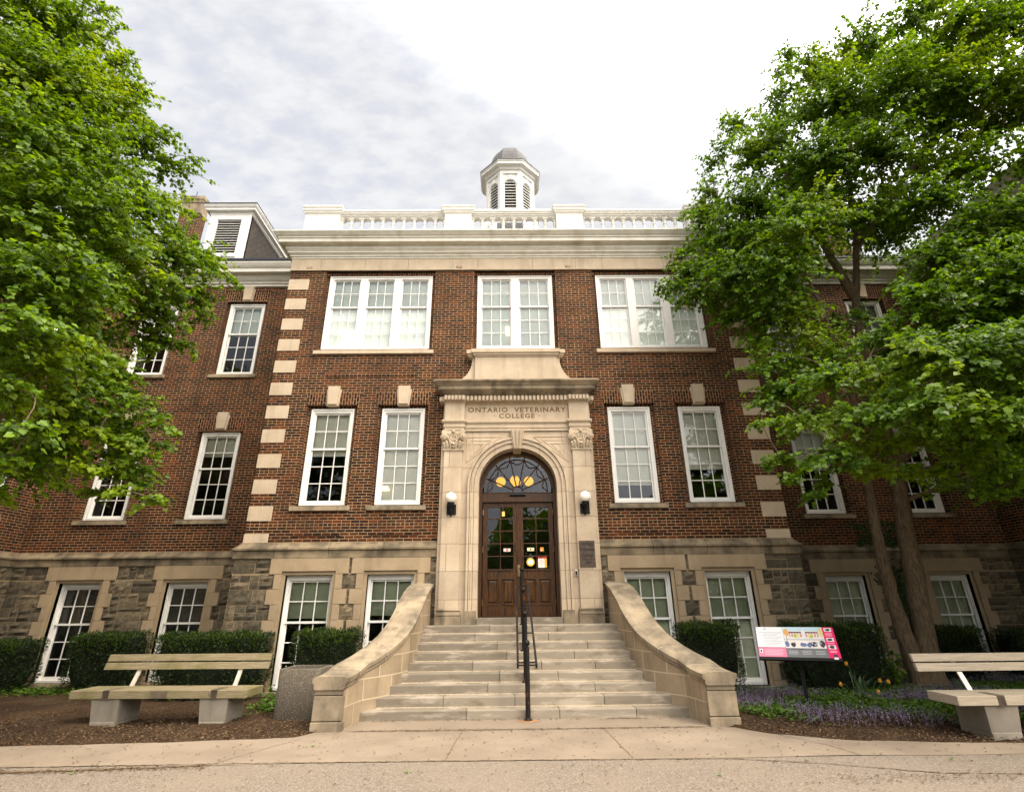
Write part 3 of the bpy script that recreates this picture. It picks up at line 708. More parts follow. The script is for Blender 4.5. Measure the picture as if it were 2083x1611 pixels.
def base_run(a0, a1, y, wins, P, zo=2.525, zi=2.445, side_l=False, side_r=False):
    """mortar sheet, rubble fields, smooth lintel and jamb blocks round each window (centres in wins)"""
    OW, IW, Z0 = 1.27, 1.105, -.35
    back = MB(); wall_cells(back, a0, a1, Z0, 2.83, y + .02, [hole(x, IW, .02, zi) for x in wins], .24, P); back.build('base_wall', 'mortar', bld)
    sm = MB(); rbs = {}
    def bx(x0, x1, yy0, yy1, z0, z1):
        v = [P(x0, yy0, z0), P(x1, yy0, z0), P(x1, yy1, z0), P(x0, yy1, z0), P(x0, yy0, z1), P(x1, yy0, z1), P(x1, yy1, z1), P(x0, yy1, z1)]
        sm.shape(v, [(0, 3, 2, 1), (4, 5, 6, 7), (0, 1, 5, 4), (1, 2, 6, 5), (2, 3, 7, 6), (3, 0, 4, 7)])
    g = .004; edges = []
    rows = [2.46 - .333 * i for i in range(9)]
    for x in wins:
        bx(x - .93, x - OW / 2, y - .03, y + .12, 2.46 + g, 2.82); bx(x + OW / 2, x + .93, y - .03, y + .12, 2.46 + g, 2.82); bx(x - OW / 2, x + OW / 2, y - .03, y + .12, zo, 2.82)
        bx(x - OW / 2, x + OW / 2, y + .028, y + .14, zi, zo)
        for s in (-1, 1):
            i0, i1 = sorted((x + s * IW / 2, x + s * OW / 2)); bx(i0, i1, y + .028, y + .14, Z0, zi)
            for r in range(8):
                wd = .80 if r % 2 == 0 else .93
                j0, j1 = sorted((x + s * OW / 2, x + s * wd)); bx(j0, j1, y - .03, y + .12, rows[r + 1] + g, rows[r] - g)
        bx(x - OW / 2 - .05, x + OW / 2 + .05, y - .06, y + .2, -.12, .02)
    sm.build('window_surround', 'base_lime', bld, bevel=.004)
    bands = [(2.46, 2.82, .93)] + [(rows[r + 1], rows[r], .80 if r % 2 == 0 else .93) for r in range(8)]
    for z0, z1, wd in bands:
        cuts = sorted((x - wd, x + wd) for x in wins); cur = a0
        for l, r_ in cuts + [(a1, a1)]:
            if l > cur + .05: rubble_rect(rbs.setdefault(sum(1 for x in wins if x < (cur + l) / 2), MB()), cur, min(l, a1), z0, z1, y + .02, P)
            cur = max(cur, r_)
    for rb in rbs.values(): rb.build('rubble_stonework', 'rubble', bld)
def belt(pts, y_off=0):
    """moulded water table + plain band along a polyline of (x, y) points, outside on the right hand"""
    mb = MB()
    prof = [(.0, BZ0 - .002), (.03, BZ0 - .002), (.05, 3.15), (.10, 3.10), (.155, 3.06), (.175, 3.05), (.175, 3.01), (.15, 2.995), (.135, 2.99), (.135, 2.823), (.0, 2.82)]
    rings = []
    for i, p in enumerate(pts):
        p = Vector(p); dirs = []
        if i > 0: dirs.append((p - Vector(pts[i - 1])).normalized())
        if i < len(pts) - 1: dirs.append((Vector(pts[i + 1]) - p).normalized())
        nn = [Vector((d.y, -d.x)) for d in dirs]
        if len(nn) == 2: b = (nn[0] + nn[1]); b = b / max(.3, b.dot(nn[0]))
        else: b = nn[0]
        rings.append([(p.x + b.x * o, p.y + b.y * o, z) for o, z in prof])
    mb.loft(rings, 0, close=False, caps=False)
    mb.build('belt_course', 'belt', bld)
belt([(-6.69, WY), (-6.69, 0), (-1.93, 0)]); belt([(1.93, 0), (6.69, 0), (6.69, WY)])
belt([(-RET, -9), (-RET, WY), (-6.69, WY)]); belt([(6.69, WY), (RET, WY), (RET, -9)])
base_run(-6.79, -1.9, BY, C_X[:2], PF); base_run(1.9, 6.79, BY, C_X[2:], PF)
base_run(-RET + .1, -6.69, WY + BY, W_X[:2], PF, 2.475, 2.395); base_run(6.69, RET - .1, WY + BY, W_X[2:], PF, 2.475, 2.395)
for sgn in (-1, 1):
    PS = (lambda a, y, z, sgn=sgn: (sgn * (6.69 - y), a, z)); base_run(BY, WY, BY, [], PS)
    PS = (lambda a, y, z, sgn=sgn: (sgn * (RET + y), a, z)); base_run(-9, WY + .1, BY, [.25], PS, 2.475, 2.395)
mb = MB(); mb.box(-7.5, 7.5, 3.1, 3.2, -.3, 12.2); mb.box(-RET, -7.5, 5.0, 5.1, -.3, 12.4); mb.box(7.5, RET, 5.0, 5.1, -.3, 12.4)
for sgn in (-1, 1): x0, x1 = sorted((sgn * (RET + 1.6), sgn * (RET + 1.7))); mb.box(x0, x1, -9, WY, -.3, 12.2)
mb.box(-RET + .01, RET - .01, 2.5, 6, 7.55, 7.75); mb.box(-6.6, 6.6, .3, 2.5, 7.55, 7.75)
for sgn in (-1, 1):
    x0, x1 = sorted((sgn * 2.0, sgn * 6.6)); mb.box(x0, x1, .3, 2.5, 3.4, 3.6); x0, x1 = sorted((sgn * 6.6, sgn * (RET - .01))); mb.box(x0, x1, 2.5, 6, 3.4, 3.6)
    x0, x1 = sorted((sgn * 2.0, sgn * 2.1)); mb.box(x0, x1, .3, 3.1, 1.3, 7.5)
for sgn in (-1, 1):
    x0, x1 = sorted((sgn * RET, sgn * (RET + .1))); mb.box(x0, x1, WY + .3, 5.1, -.3, 12.4)
    x0, x1 = sorted((sgn * 7.4, sgn * (RET - .01))); mb.box(x0, x1, WY + .3, 5.0, 11.45, 11.55)
    x0, x1 = sorted((sgn * 6.62, sgn * 6.68)); mb.box(x0, x1, .3, 3.1, -.3, 11.3)
mb.box(-6.6, 6.6, .3, 3.1, 11.2, 11.3)
mb.build('interior_wall', 'dark', bld)

# windows ---------------------------------------------------------------------
def sash_grid(mb, gl, x0, x1, z0, z1, y, rows, cols=3, mw=.011, st=.035, bot=.05, top=.04):
    """one sash: stiles, rails, muntins; glass collected apart"""
    mb.box(x0, x0 + st, y, y + .035, z0, z1); mb.box(x1 - st, x1, y, y + .035, z0, z1)
    mb.box(x0 + st, x1 - st, y + .001, y + .034, z0, z0 + bot); mb.box(x0 + st, x1 - st, y + .001, y + .034, z1 - top, z1)
    a, b, c, d = x0 + st, x1 - st, z0 + bot, z1 - top
    for k in range(1, cols): x = a + (b - a) * k / cols; mb.box(x - mw, x + mw, y + .004, y + .031, c, d)
    for k in range(1, rows): z = c + (d - c) * k / rows; mb.box(a, b, y + .006, y + .029, z - mw, z + mw)
    gl.face([(a, y + .018, c), (b, y + .018, c), (b, y + .018, d), (a, y + .018, d)])
def window_meshes(w, h, n_sash=1, mull=.20, cas=.085, y0=.10):
    fr = MB(); sa = MB(); gl = MB()
    fr.box(-w / 2, -w / 2 + cas, y0, y0 + .13, 0, h); fr.box(w / 2 - cas, w / 2, y0, y0 + .13, 0, h)
    fr.box(-w / 2 + cas, w / 2 - cas, y0, y0 + .13, h - .10, h); fr.box(-w / 2 + cas, w / 2 - cas, y0 - .01, y0 + .13, 0, .055)
    fr.box(-w / 2 - .012, -w / 2 + .03, y0 - .022, y0 + .05, 0, h + .01); fr.box(w / 2 - .03, w / 2 + .012, y0 - .022, y0 + .05, 0, h + .01); fr.box(-w / 2 + .03, w / 2 - .03, y0 - .022, y0 + .05, h - .035, h + .01)
    iw = w - 2 * cas; sw = (iw - (n_sash - 1) * mull) / n_sash
    for i in range(n_sash):
        x0 = -iw / 2 + i * (sw + mull); x1 = x0 + sw
        zm = .055 + (h - .155) * .592
        sash_grid(sa, gl, x0, x1, zm - .03, h - .10, y0 + .045, 2, bot=.05)
        sash_grid(sa, gl, x0, x1, .055, zm + .02, y0 + .083, 3, bot=.075)
        sa.box(x0 - .02, x0, y0 + .02, y0 + .045, zm - .12, zm); sa.box(x1, x1 + .02, y0 + .02, y0 + .045, zm - .12, zm)
        if i < n_sash - 1: fr.box(x1, x1 + mull, y0 - .004, y0 + .13, .055, h - .10)
    return fr, sa, gl
def add_window(kind, loc, rot=0.0, blind=None, label=None):
    """blind: list of (material, bottom fraction) hung behind the glass, or a sheet standing for the room"""
    fr, sa, gl, w, h = KINDS[kind]
    o = link('window', fr, bld, loc=loc, rot=(0, 0, rot))
    link('sash', sa, o); link('glass_panes', gl, o)
    if blind:
        mat, frac = blind
        mb = MB(); mb.box(-w / 2 + .05, w / 2 - .05, .262, .27, .05 + (h - .05) * frac, h - .05); mb.build('blind_or_room_sheet', mat, o)
    return o
KINDS = {}
for kind, w, h, ns, mull, cas in (('tall', BW, BH, 1, 0, .085), ('base', 1.105, 2.40, 1, 0, .06), ('wing_base', 1.105, 2.36, 1, 0, .06), ('triple', 3.04, 2.44, 3, .22, .11), ('double', 2.2, 2.44, 2, .24, .10)):
    fr, sa, gl = window_meshes(w, h, ns, mull, cas)
    meshes = []
    for nm, q, mt in (('window', fr, 'white_clean'), ('sash', sa, 'white_clean'), ('glass_panes', gl, 'glass')):
        o = q.build(nm, mt); meshes.append(o.data); bpy.data.objects.remove(o)
    KINDS[kind] = (*meshes, w, h)
def sill_mesh(w, h, y0=-.06, y1=.16):
    mb = MB(); mb.shape([(-w / 2, y0, 0), (w / 2, y0, 0), (w / 2, y1, 0), (-w / 2, y1, 0), (-w / 2, y0, h - .02), (w / 2, y0, h - .02), (w / 2, y1, h + .015), (-w / 2, y1, h + .015)], [(0, 3, 2, 1), (4, 5, 6, 7), (0, 1, 5, 4), (1, 2, 6, 5), (2, 3, 7, 6), (3, 0, 4, 7)]); return mb
SILL_T = None; ARCH_M = None; KEY_M = None
def dress_tall(o, sill=True, arch=True):
    """sill, flat brick arch with keystone for a tall window"""
    global SILL_T, ARCH_M, KEY_M
    if SILL_T is None:
        q = sill_mesh(1.49, .13).build('sill', 'lime_stain'); SILL_T = q.data; bpy.data.objects.remove(q)
        mb = MB(); mb.prism([(-.685, 2.66), (-.15, 2.66), (-.17, 3.03), (-.77, 3.03)], 'y', -.006, .13); mb.prism([(.15, 2.66), (.685, 2.66), (.77, 3.03), (.17, 3.03)], 'y', -.006, .13)
        q = mb.build('flat_arch', 'brick_arch'); ARCH_M = q.data; bpy.data.objects.remove(q)
        mb = MB(); mb.prism([(-.155, 2.63), (.155, 2.63), (.205, 3.10), (-.205, 3.10)], 'y', -.035, .12); mb.prism([(-.125, 2.665), (.125, 2.665), (.165, 3.19), (-.165, 3.19)], 'y', -.075, .02)
        q = mb.build('keystone', 'lime'); KEY_M = q.data; bpy.data.objects.remove(q)
    link('sill', SILL_T, o, loc=(0, 0, -.155), bevel=.006); link('flat_arch', ARCH_M, o); link('keystone', KEY_M, o, bevel=.006)
for x, bl in zip(B_X, (('blind', .50), ('blind_cream', .0), ('blind', .17), ('blind', .33))):
    dress_tall(add_window('tall', (x, 0, 4.11), blind=bl))
for x, bl in zip(C_X, (('blind_green', .60), ('blind_green', .62), ('blind_green', 0), ('blind_green', 0))):
    add_window('base', (x, BY + .06, .03), blind=bl)
for x, bl in zip(W_X, (('dark', .0), ('dark', 0), ('blind_green', 0), ('blind_green', 0))):  # dark entries are near-black sheets painted for the unlit room, no blind
    add_window('wing_base', (x, WY + BY + .06, .02), blind=bl)
for x, bl, bu in zip(W_X, (('blind', .85), ('blind', .72), ('blind', .5), None), (('blind', .7), ('blind_or_ceiling_white', .55), ('blind_or_ceiling_white', .3), ('blind', .5))):
    dress_tall(add_window('tall', (x, WY, 4.09), blind=bl)); dress_tall(add_window('tall', (x, WY, 8.60), blind=bu))
for sgn in (-1, 1):
    for y in (.25, -2.6):
        for z in (4.09, 8.60): dress_tall(add_window('tall', (sgn * RET, y, z), rot=-sgn * math.pi / 2, blind=('blind', .4)))
    add_window('wing_base', (sgn * (RET + BY + .06), .25, .02), rot=-sgn * math.pi / 2, blind=('dark', 0))
for x, bl in ((-3.99, ('blind_or_ceiling_white', 0)), (3.96, ('blind_or_ceiling_white', 0))):  # left window's pale sheet stands in for the room ceiling
    o = add_window('triple', (x, 0, 8.50), blind=bl); sill_mesh(3.36, .13).build('sill', 'lime', o, loc=(0, 0, -.21), bevel=.006)
    mb = MB(); mb.box(-1.63, 1.63, .07, .14, 2.44, 2.575); mb.build('soldier_course', 'brick_arch', o)
o = add_window('double', (0.005, 0, 8.50), blind=('blind_or_ceiling_white', 0)); sill_mesh(2.7, .12, -.05).build('sill', 'lime', o, loc=(0, 0, -.20), bevel=.006)
mb = MB(); mb.box(-1.21, 1.21, .07, .14, 2.44, 2.575); mb.build('soldier_course', 'brick_arch', o)
# lit ceiling panels seen through the upper windows
mb = MB(); mb.shape([(-4.92, .255, 8.62), (-4.62, .255, 8.56), (-4.58, .255, 9.0), (-4.64, .255, 9.22), (-5.12, .255, 9.22)], [(0, 1, 2, 3, 4)]); mb.build('ceiling_light', 'tube_on', bld)
mb = MB(); mb.shape([(-.28, .255, 9.0), (-.16, .255, 9.0), (-.16, .255, 9.3), (-.28, .255, 9.3)], [(0, 1, 2, 3)]); mb.build('ceiling_light', 'tube_on', bld)
mb = MB(); mb.shape([(-3.53, .255, 4.50), (-3.28, .255, 4.50), (-3.36, .255, 4.62), (-3.53, .255, 4.62)], [(0, 1, 2, 3)]); mb.build('ceiling_light', 'tube_on', bld)

# ------------------------------------------------------------------ entrance portal
LZ = 1.332          # landing level
por = empty('entrance_portal', (0, 0, LZ), parent=bld)
def pmb(mb, name, mat, parent=None, **k):
    """build portal geometry given in world coordinates"""
    mb.v = [(x, y, z - LZ) for x, y, z in mb.v] if parent is None else mb.v
    return mb.build(name, mat, parent or por, **k)
AR, AO, AZ = .975, 1.245, 4.50      # inner/outer arch radius, springing
mb = MB(); N = 24
def arc_pts(r, n=N): return [(r * math.cos(math.pi - i * math.pi / n), AZ + r * math.sin(i * math.pi / n)) for i in range(n + 1)]
# slab with arched opening
Yf = -.20
mb.box(-1.95, -AO, Yf, .0, LZ, AZ); mb.box(AO, 1.95, Yf, .0, LZ, AZ)
ao = arc_pts(AO)
for i in range(N):
    (x0, z0), (x1, z1) = ao[i], ao[i + 1]
    mb.face([(x0, Yf, z0), (x1, Yf, z1), (x1, Yf, 5.93), (x0, Yf, 5.93)])
mb.face([(-1.95, Yf, AZ), (-AO, Yf, AZ), (-AO, Yf, 5.93), (-1.95, Yf, 5.93)]); mb.face([(AO, Yf, AZ), (1.95, Yf, AZ), (1.95, Yf, 5.93), (AO, Yf, 5.93)])
for s in (-1, 1): mb.face([(s * 1.95, Yf, AZ), (s * 1.95, 0.02, AZ), (s * 1.95, 0.02, 5.93), (s * 1.95, Yf, 5.93)])
pmb(mb, 'portal_wall', 'lime_joint')
# stepped arch ring running down as the door jambs
mb = MB()
def ring_band(r0, r1, ya, yb):
    a, b = arc_pts(r0), arc_pts(r1)
    a = [(-r0, LZ)] + a + [(r0, LZ)]; b = [(-r1, LZ)] + b + [(r1, LZ)]
    for i in range(len(a) - 1):
        mb.face([(a[i][0], ya, a[i][1]), (a[i + 1][0], ya, a[i + 1][1]), (b[i + 1][0], ya, b[i + 1][1]), (b[i][0], ya, b[i][1])])
        for q, (p, pn) in ((a, (a[i], a[i + 1])), (b, (b[i], b[i + 1]))):
            mb.face([(p[0], ya, p[1]), (p[0], yb, p[1]), (pn[0], yb, pn[1]), (pn[0], ya, pn[1])])
ring_band(1.20, 1.25, -.30, -.15); ring_band(1.185, 1.20, -.24, -.15); ring_band(1.10, 1.185, -.27, -.1); ring_band(1.09, 1.10, -.215, -.1); ring_band(AR, 1.09, -.24, .16)
pmb(mb, 'door_arch', 'lime_joint')
mb = MB()
for s in (-1, 1):
    mb = MB(); mb.box(min(s * 1.0, s * 1.262), max(s * 1.0, s * 1.262), -.308, .0, LZ, LZ + .29)
    pmb(mb, 'jamb_base', 'lime_stain', bevel=.006)
mb = MB()
mb.shape([(-.10, -.26, 5.44), (.10, -.26, 5.44), (.185, -.36, 5.93), (-.185, -.36, 5.93), (-.10, .1, 5.40), (.10, .1, 5.40), (.185, -.1, 5.93), (-.185, -.1, 5.93)], [(0, 1, 2, 3), (4, 7, 6, 5), (0, 4, 5, 1), (1, 5, 6, 2), (2, 6, 7, 3), (3, 7, 4, 0)])
for s in (-1, 0, 1): mb.shape([(s * .06 - .022, -.285, 5.45), (s * .06 + .022, -.285, 5.45), (s * .11 + .036, -.385, 5.92), (s * .11 - .036, -.385, 5.92), (s * .06 - .022, -.2, 5.45), (s * .06 + .022, -.2, 5.45), (s * .11 + .036, -.3, 5.92), (s * .11 - .036, -.3, 5.92)], [(0, 1, 2, 3), (4, 7, 6, 5), (0, 4, 5, 1), (1, 5, 6, 2), (2, 6, 7, 3), (3, 7, 4, 0)])
pmb(mb, 'arch_keystone', 'lime', bevel=.005)
# sunk triangular panels in the spandrels
for s in (-1, 1):
    mb = MB()
    for off, th in ((0, .018), (.10, .012), (.19, .012)):
        p = [(s * (1.30 + .0), 5.78 - off), (s * (.42 + off * 2.4), 5.78 - off), (s * 1.30 - s * off, 5.12 + off * 1.3)]
        p[0] = (s * (1.30 - off), 5.78 - off)
        for i in range(3):
            a, b = p[i], p[(i + 1) % 3]
            mb.tube([(a[0], Yf - .004, a[1]), (b[0], Yf - .004, b[1])], th * .6, 6)
    pmb(mb, 'spandrel_moulding', 'lime')
# pilasters
PX = 1.635
for s in (-1, 1):
    px = s * PX
    mb = MB()
    mb.box(px - .23, px + .23, -.30, -.1, LZ + .30, 5.40)
    q = pmb(mb, 'pilaster', 'lime_joint', bevel=.006)
    mb = MB(); z = LZ
    bp = [(.058, 0), (.058, .17), (.05, .175), (.062, .20), (.055, .235), (.035, .245), (.03, .275), (.045, .30), (.03, .325), (.0, .33)]
    mb.loft([[(px - .23 - o, -.30 - o, zz_), (px + .23 + o, -.30 - o, zz_), (px + .23 + o, -.1, zz_), (px - .23 - o, -.1, zz_)] for o, zz_ in bp])
    mb.build('pilaster_base', 'lime_stain', q)
    # leafy capital
    mb = MB()
    cp = [(-.0, 4.065), (.03, 4.07), (.03, 4.10), (.0, 4.11), (-.005, 4.2), (.0, 4.3), (.03, 4.42), (.06, 4.50)]
    mb.loft([[(px - .23 - o, -.30 - o, zz_), (px + .23 + o, -.30 - o, zz_), (px + .23 + o, -.1, zz_), (px - .23 - o, -.1, zz_)] for o, zz_ in cp])
    ab = [(-.30, -.37), (-.15, -.335), (0, -.325), (.15, -.335), (.30, -.37), (.30, -.1), (-.30, -.1)]
    mb.prism([(px + a, b) for a, b in ab], 'z', 4.505, 4.565); mb.prism([(px + a * .97, b * .97) for a, b in ab], 'z', 4.565, 4.60)
    for t in (-1, 1):
        # corner volute, scroll stem, rosette ring and acanthus leaves
        for k in range(3):
            c = Vector((px + t * .245, -.36, 4.42)); r = .075 - k * .026
            mb.tube([tuple(c + Vector((r * math.cos(a), -.012 * k, r * math.sin(a)))) for a in [i * math.pi / 4 for i in range(9)]], .017, 6)
        mb.tube([(px + t * .03, -.33, 4.26), (px + t * .10, -.35, 4.34), (px + t * .17, -.36, 4.43), (px + t * .23, -.37, 4.49)], [.02, .02, .018, .02], 6)
        for lx, lh in ((.06, .19), (.15, .17), (.215, .13)):
            mb.tube([(px + t * lx, -.305, 4.12), (px + t * (lx + .01), -.335, 4.12 + lh * .6), (px + t * (lx + .03), -.365, 4.12 + lh), (px + t * (lx + .045), -.385, 4.12 + lh * .88)], [.03, .045, .03, .010], 6)
    for rr, yy in ((.075, -.335),):
        mb.tube([(px + rr * math.cos(a), yy, 4.40 + rr * math.sin(a)) for a in [i * math.pi / 6 for i in range(13)]], .016, 6)
    mb.sphere((px, -.355, 4.555), .042, 8, 6); mb.sphere((px, -.345, 4.23), .055, 8, 6); mb.sphere((px, -.33, 4.155), .038, 8, 6)
    mb.build('capital', 'lime', q, smooth=True)
# entablature with ressauts over the pilasters
mb = MB()
def ent_run(prof, wide):
    """profile (projection from wall plane, z)"""
    xa = 1.93
    mb.loft([[(-xa - o * wide, .05, z), (-xa - o * wide, -.26 - o, z), (xa + o * wide, -.26 - o, z), (xa + o * wide, .05, z)] for o, z in prof], caps=False)
ent_run([(-.02, 5.93), (-.02, 6.01), (.0, 6.012), (.0, 6.12), (.03, 6.13), (.045, 6.16), (.045, 6.205), (-.02, 6.21), (-.02, 6.67), (.0, 6.69), (.02, 6.715), (.02, 6.72)], .6)
for s in (-1, 1):
    x0, x1 = PX - .27, PX + .24
    pr = [(.0, 5.935), (.0, 6.011), (.02, 6.013), (.02, 6.121), (.05, 6.131), (.065, 6.161), (.065, 6.204), (.0, 6.209), (.0, 6.668), (.02, 6.69), (.04, 6.715), (.04, 6.719)]
    mb.loft([[(s * (x0 - o), -.2, z), (s * (x0 - o), -.335 - o, z), (s * (x1 + o), -.335 - o, z), (s * (x1 + o), -.2, z)] for o, z in pr], caps=True)
pmb(mb, 'entablature', 'lime')
mb = MB(); mb.box(-1.97, 1.97, -.33, .0, 6.722, 6.87)
for s in (-1, 1): mb.box(min(s * 1.34, s * 1.9), max(s * 1.34, s * 1.9), -.40, -.2, 6.724, 6.868)
n = 26
for k in range(n):
    x = -1.28 + 2.56 * k / (n - 1); mb.box(x - .029, x + .029, -.435, -.32, 6.72, 6.845)
for s in (-1, 1):
    for k in range(6): x = s * (1.395 + k * .092); mb.box(x - .027, x + .027, -.485, -.39, 6.73, 6.845)
    for k in range(4): y = -.33 + k * .09; mb.box(min(s * 1.95, s * 2.03), max(s * 1.95, s * 2.03), y - .027, y + .027, 6.735, 6.845)
pmb(mb, 'dentil_course', 'lime')
mb = MB()
cp = [(.05, 6.871), (.07, 6.90), (.10, 6.95), (.11, 6.96), (.11, 6.985), (.22, 6.995), (.22, 7.085), (.24, 7.09), (.26, 7.12), (.31, 7.17), (.33, 7.185), (.33, 7.225), (.2, 7.26)]
mb.loft([[(-1.84 - o, .02, z), (-1.84 - o, -.28 - o, z), (1.84 + o, -.28 - o, z), (1.84 + o, .02, z)] for o, z in cp], caps=False)
mb.loft([[(-1.86 - o + .06, -.2, z + .002), (-1.86 - o + .06, -.32 - o, z + .002), (1.86 + o - .06, -.32 - o, z + .002), (1.86 + o - .06, -.2, z + .002)] for o, z in cp[:1] + cp[5:]], caps=False)
mb.face([(-2.1, -.5, 7.255), (2.1, -.5, 7.255), (2.1, .02, 7.255), (-2.1, .02, 7.255)])
pmb(mb, 'portal_cornice', 'lime_stain')
# scrolled blocking course up to the window sill
mb = MB()
out = [(1.83, 7.256)]
for i in range(13):
    t = i / 12; a = math.pi / 2 * t
    out.append((1.86 - .66 * math.sin(a) , 7.30 + .70 * (1 - math.cos(a))))
out += [(1.20, 8.06)]
mb.prism([(-x, z) for x, z in out] + [(x, z) for x, z in out[::-1]], 'y', -.20, .0)
mb.box(-1.12, 1.12, -.27, -.1, 7.257, 8.06)
mb.box(-.64, .64, -.285, -.26, 7.257, 7.50); mb.box(-1.12, -.64, -.285, -.26, 7.257, 7.42); mb.box(.64, 1.12, -.285, -.26, 7.257, 7.42)
for o, z0, z1 in ((.02, 8.06, 8.10), (.05, 8.10, 8.16), (.085, 8.16, 8.27)): mb.box(-1.125 - o, 1.125 + o, -.275 - o, .0, z0, z1 - .002)
for s in (-1, 1):
    for o, z0, z1 in ((.02, 8.06, 8.10), (.05, 8.10, 8.16), (.085, 8.16, 8.27)): mb.box(min(s * 1.1, s * (1.27 + o)), max(s * 1.1, s * (1.27 + o)), -.20 - o, .0, z0 + .003, z1 - .005)
pmb(mb, 'blocking_course', 'lime')
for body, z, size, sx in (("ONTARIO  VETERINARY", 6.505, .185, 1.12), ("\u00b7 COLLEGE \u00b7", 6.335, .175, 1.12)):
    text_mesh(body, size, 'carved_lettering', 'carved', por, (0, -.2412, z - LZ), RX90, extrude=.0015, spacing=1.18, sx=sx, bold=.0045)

# ------------------------------------------------------------------ doors
DY = .12
dfr = empty('door_frame', (0, DY, 1.47), parent=bld)
mb = MB()
def fb(x0, x1, y0, y1, z0, z1): mb.box(x0, x1, y0, y1, z0 - 1.47, z1 - 1.47)
fb(-.975, -.895, -.04, .1, 1.47, 4.50); fb(.895, .975, -.04, .1, 1.47, 4.50); fb(-.895, .895, -.05, .1, 4.15, 4.27); fb(-.895, .895, -.02, .1, 4.27, 4.37)
ai, aj = arc_pts(.865), arc_pts(.98)
zc = 4.45 - AZ
for i in range(N):
    a, a2, b, b2 = ai[i], ai[i + 1], aj[i], aj[i + 1]
    for yy in (-.03,): mb.face([(a[0], yy, a[1] - 1.47), (a2[0], yy, a2[1] - 1.47), (b2[0], yy, b2[1] - 1.47), (b[0], yy, b[1] - 1.47)])
    mb.face([(a[0], -.03, a[1] - 1.47), (a[0], .08, a[1] - 1.47), (a2[0], .08, a2[1] - 1.47), (a2[0], -.03, a2[1] - 1.47)])
mb.build('frame', 'door_frame', dfr)
# fanlight: glass, radial lead cames and swags
fan = MB(); fan.face([(x * .99, .045, z - 1.47) for x, z in arc_pts(.87)] + [(.86, .045, 4.37 - 1.47), (-.86, .045, 4.37 - 1.47)]); fan.build('fanlight_glass', 'glass_door', dfr)
mb = MB(); FZ = 4.42 - 1.47; FY = .03
R0, R1, R2 = .13, .72, .86
def fp(r, a): return (r * math.cos(a), FY, FZ + r * math.sin(a) * 1.09)
angs = [math.radians(22 + i * 136 / 5) for i in range(6)]
for a in angs: mb.tube([fp(R0, a), fp(R2 - .01, a)], .016, 6)
mb.tube([fp(R0, math.pi * i / 10) for i in range(11)], .017, 6)
mb.tube([fp(R1 + .05, math.pi * i / 24) for i in range(25)], .014, 6)
al = [0.02] + angs + [math.pi - .02]
for a, b in zip(al[:-1], al[1:]):
    mb.tube([fp(R1 + .04 - .11 * math.sin(math.pi * k / 8), a + (b - a) * k / 8) for k in range(9)], .013, 6)
mb.tube([(-.86, FY, 4.37 - 1.47 + .02), (.86, FY, 4.37 - 1.47 + .02)], .015, 6)
mb.build('fanlight_tracery', 'door_frame', dfr)
mb = MB(); mb.box(-.17, .17, -.06, .01, 4.30 - 1.47, 4.38 - 1.47); mb.tube([(-.2, -.05, 2.86), (.2, -.05, 2.86)], .03, 8); mb.build('transom_fitting', 'black', dfr)
def door_leaf(s):
    """leaf hinged at x = s*.89; local x runs 0..w towards the hinge side"""
    o = MB(); w = .875; H = 2.665
    a, b = (.012, w) if s > 0 else (-w, -.012)
    st = .115
    o.box(a, a + st, -.02, .03, 0, H); o.box(b - st, b, -.02, .03, 0, H)
    x0, x1 = a + st, b - st
    for z0, z1 in ((0, .28), (.84, 1.05), (H - .10, H)): o.box(x0, x1, -.019, .029, z0, z1)
    xm = (x0 + x1) / 2
    o.box(xm - .05, xm + .05, -.018, .028, .28, .84)
    for p0, p1 in ((x0, xm - .05), (xm + .05, x1)):
        o.box(p0, p1, .008, .02, .28, .84)
        o.shape([(p0 + .03, .006, .31), (p1 - .03, .006, .31), (p1 - .03, .006, .81), (p0 + .03, .006, .81), (p0 + .055, -.012, .345), (p1 - .055, -.012, .345), (p1 - .055, -.012, .775), (p0 + .055, -.012, .775)], [(4, 5, 6, 7), (0, 1, 5, 4), (1, 2, 6, 5), (2, 3, 7, 6), (3, 0, 4, 7)])
        o.box(p0, p1, -.035, .0, .255, .285); o.box(p0, p1, -.03, .0, .835, .85)
    o.box(x0 - .01, x1 + .01, -.04, .0, 1.03, 1.065); o.box(x0 - .01, x1 + .01, -.03, .0, H - .115, H - .095)
    z0, z1 = 1.065, H - .10
    o.box(xm - .012, xm + .012, -.012, .018, z0, z1)
    for k in range(1, 5): z = z0 + (z1 - z0) * k / 5; o.box(x0, x1, -.010, .016, z - .012, z + .012)
    if s > 0: o.box(-.03, .014, -.035, -.018, 0, H)
    d = o.build('entrance_door', 'door', bld, loc=(0, DY + .03, 1.475), bevel=.004)
    g = MB(); g.face([(x0, .005, z0), (x1, .005, z0), (x1, .005, z1), (x0, .005, z1)]); g.build('door_glass', 'glass_door', d)
    for z in (.25, 1.45, 2.35):
        h = MB(); hx = b if s > 0 else a; h.tube([(hx, -.028, z), (hx, -.028, z + .14)], .011, 8); h.build('hinge', 'brass', d)
    return d, x0, x1, xm, z0, z1
def sticker(par, x0, x1, z0, z1, mats, shapes, name='sticker', label=None):
    mb = MB()
    mb.box(x0, x1, -.002, .002, z0, z1, 0)
    for (a, b, c, d_, mi) in shapes: mb.box(x0 + (x1 - x0) * a, x0 + (x1 - x0) * b, -.0035, -.002, z0 + (z1 - z0) * c, z0 + (z1 - z0) * d_, mi)
    o = mb.build(name, mats, par)
    if label: o['label'] = label
    return o
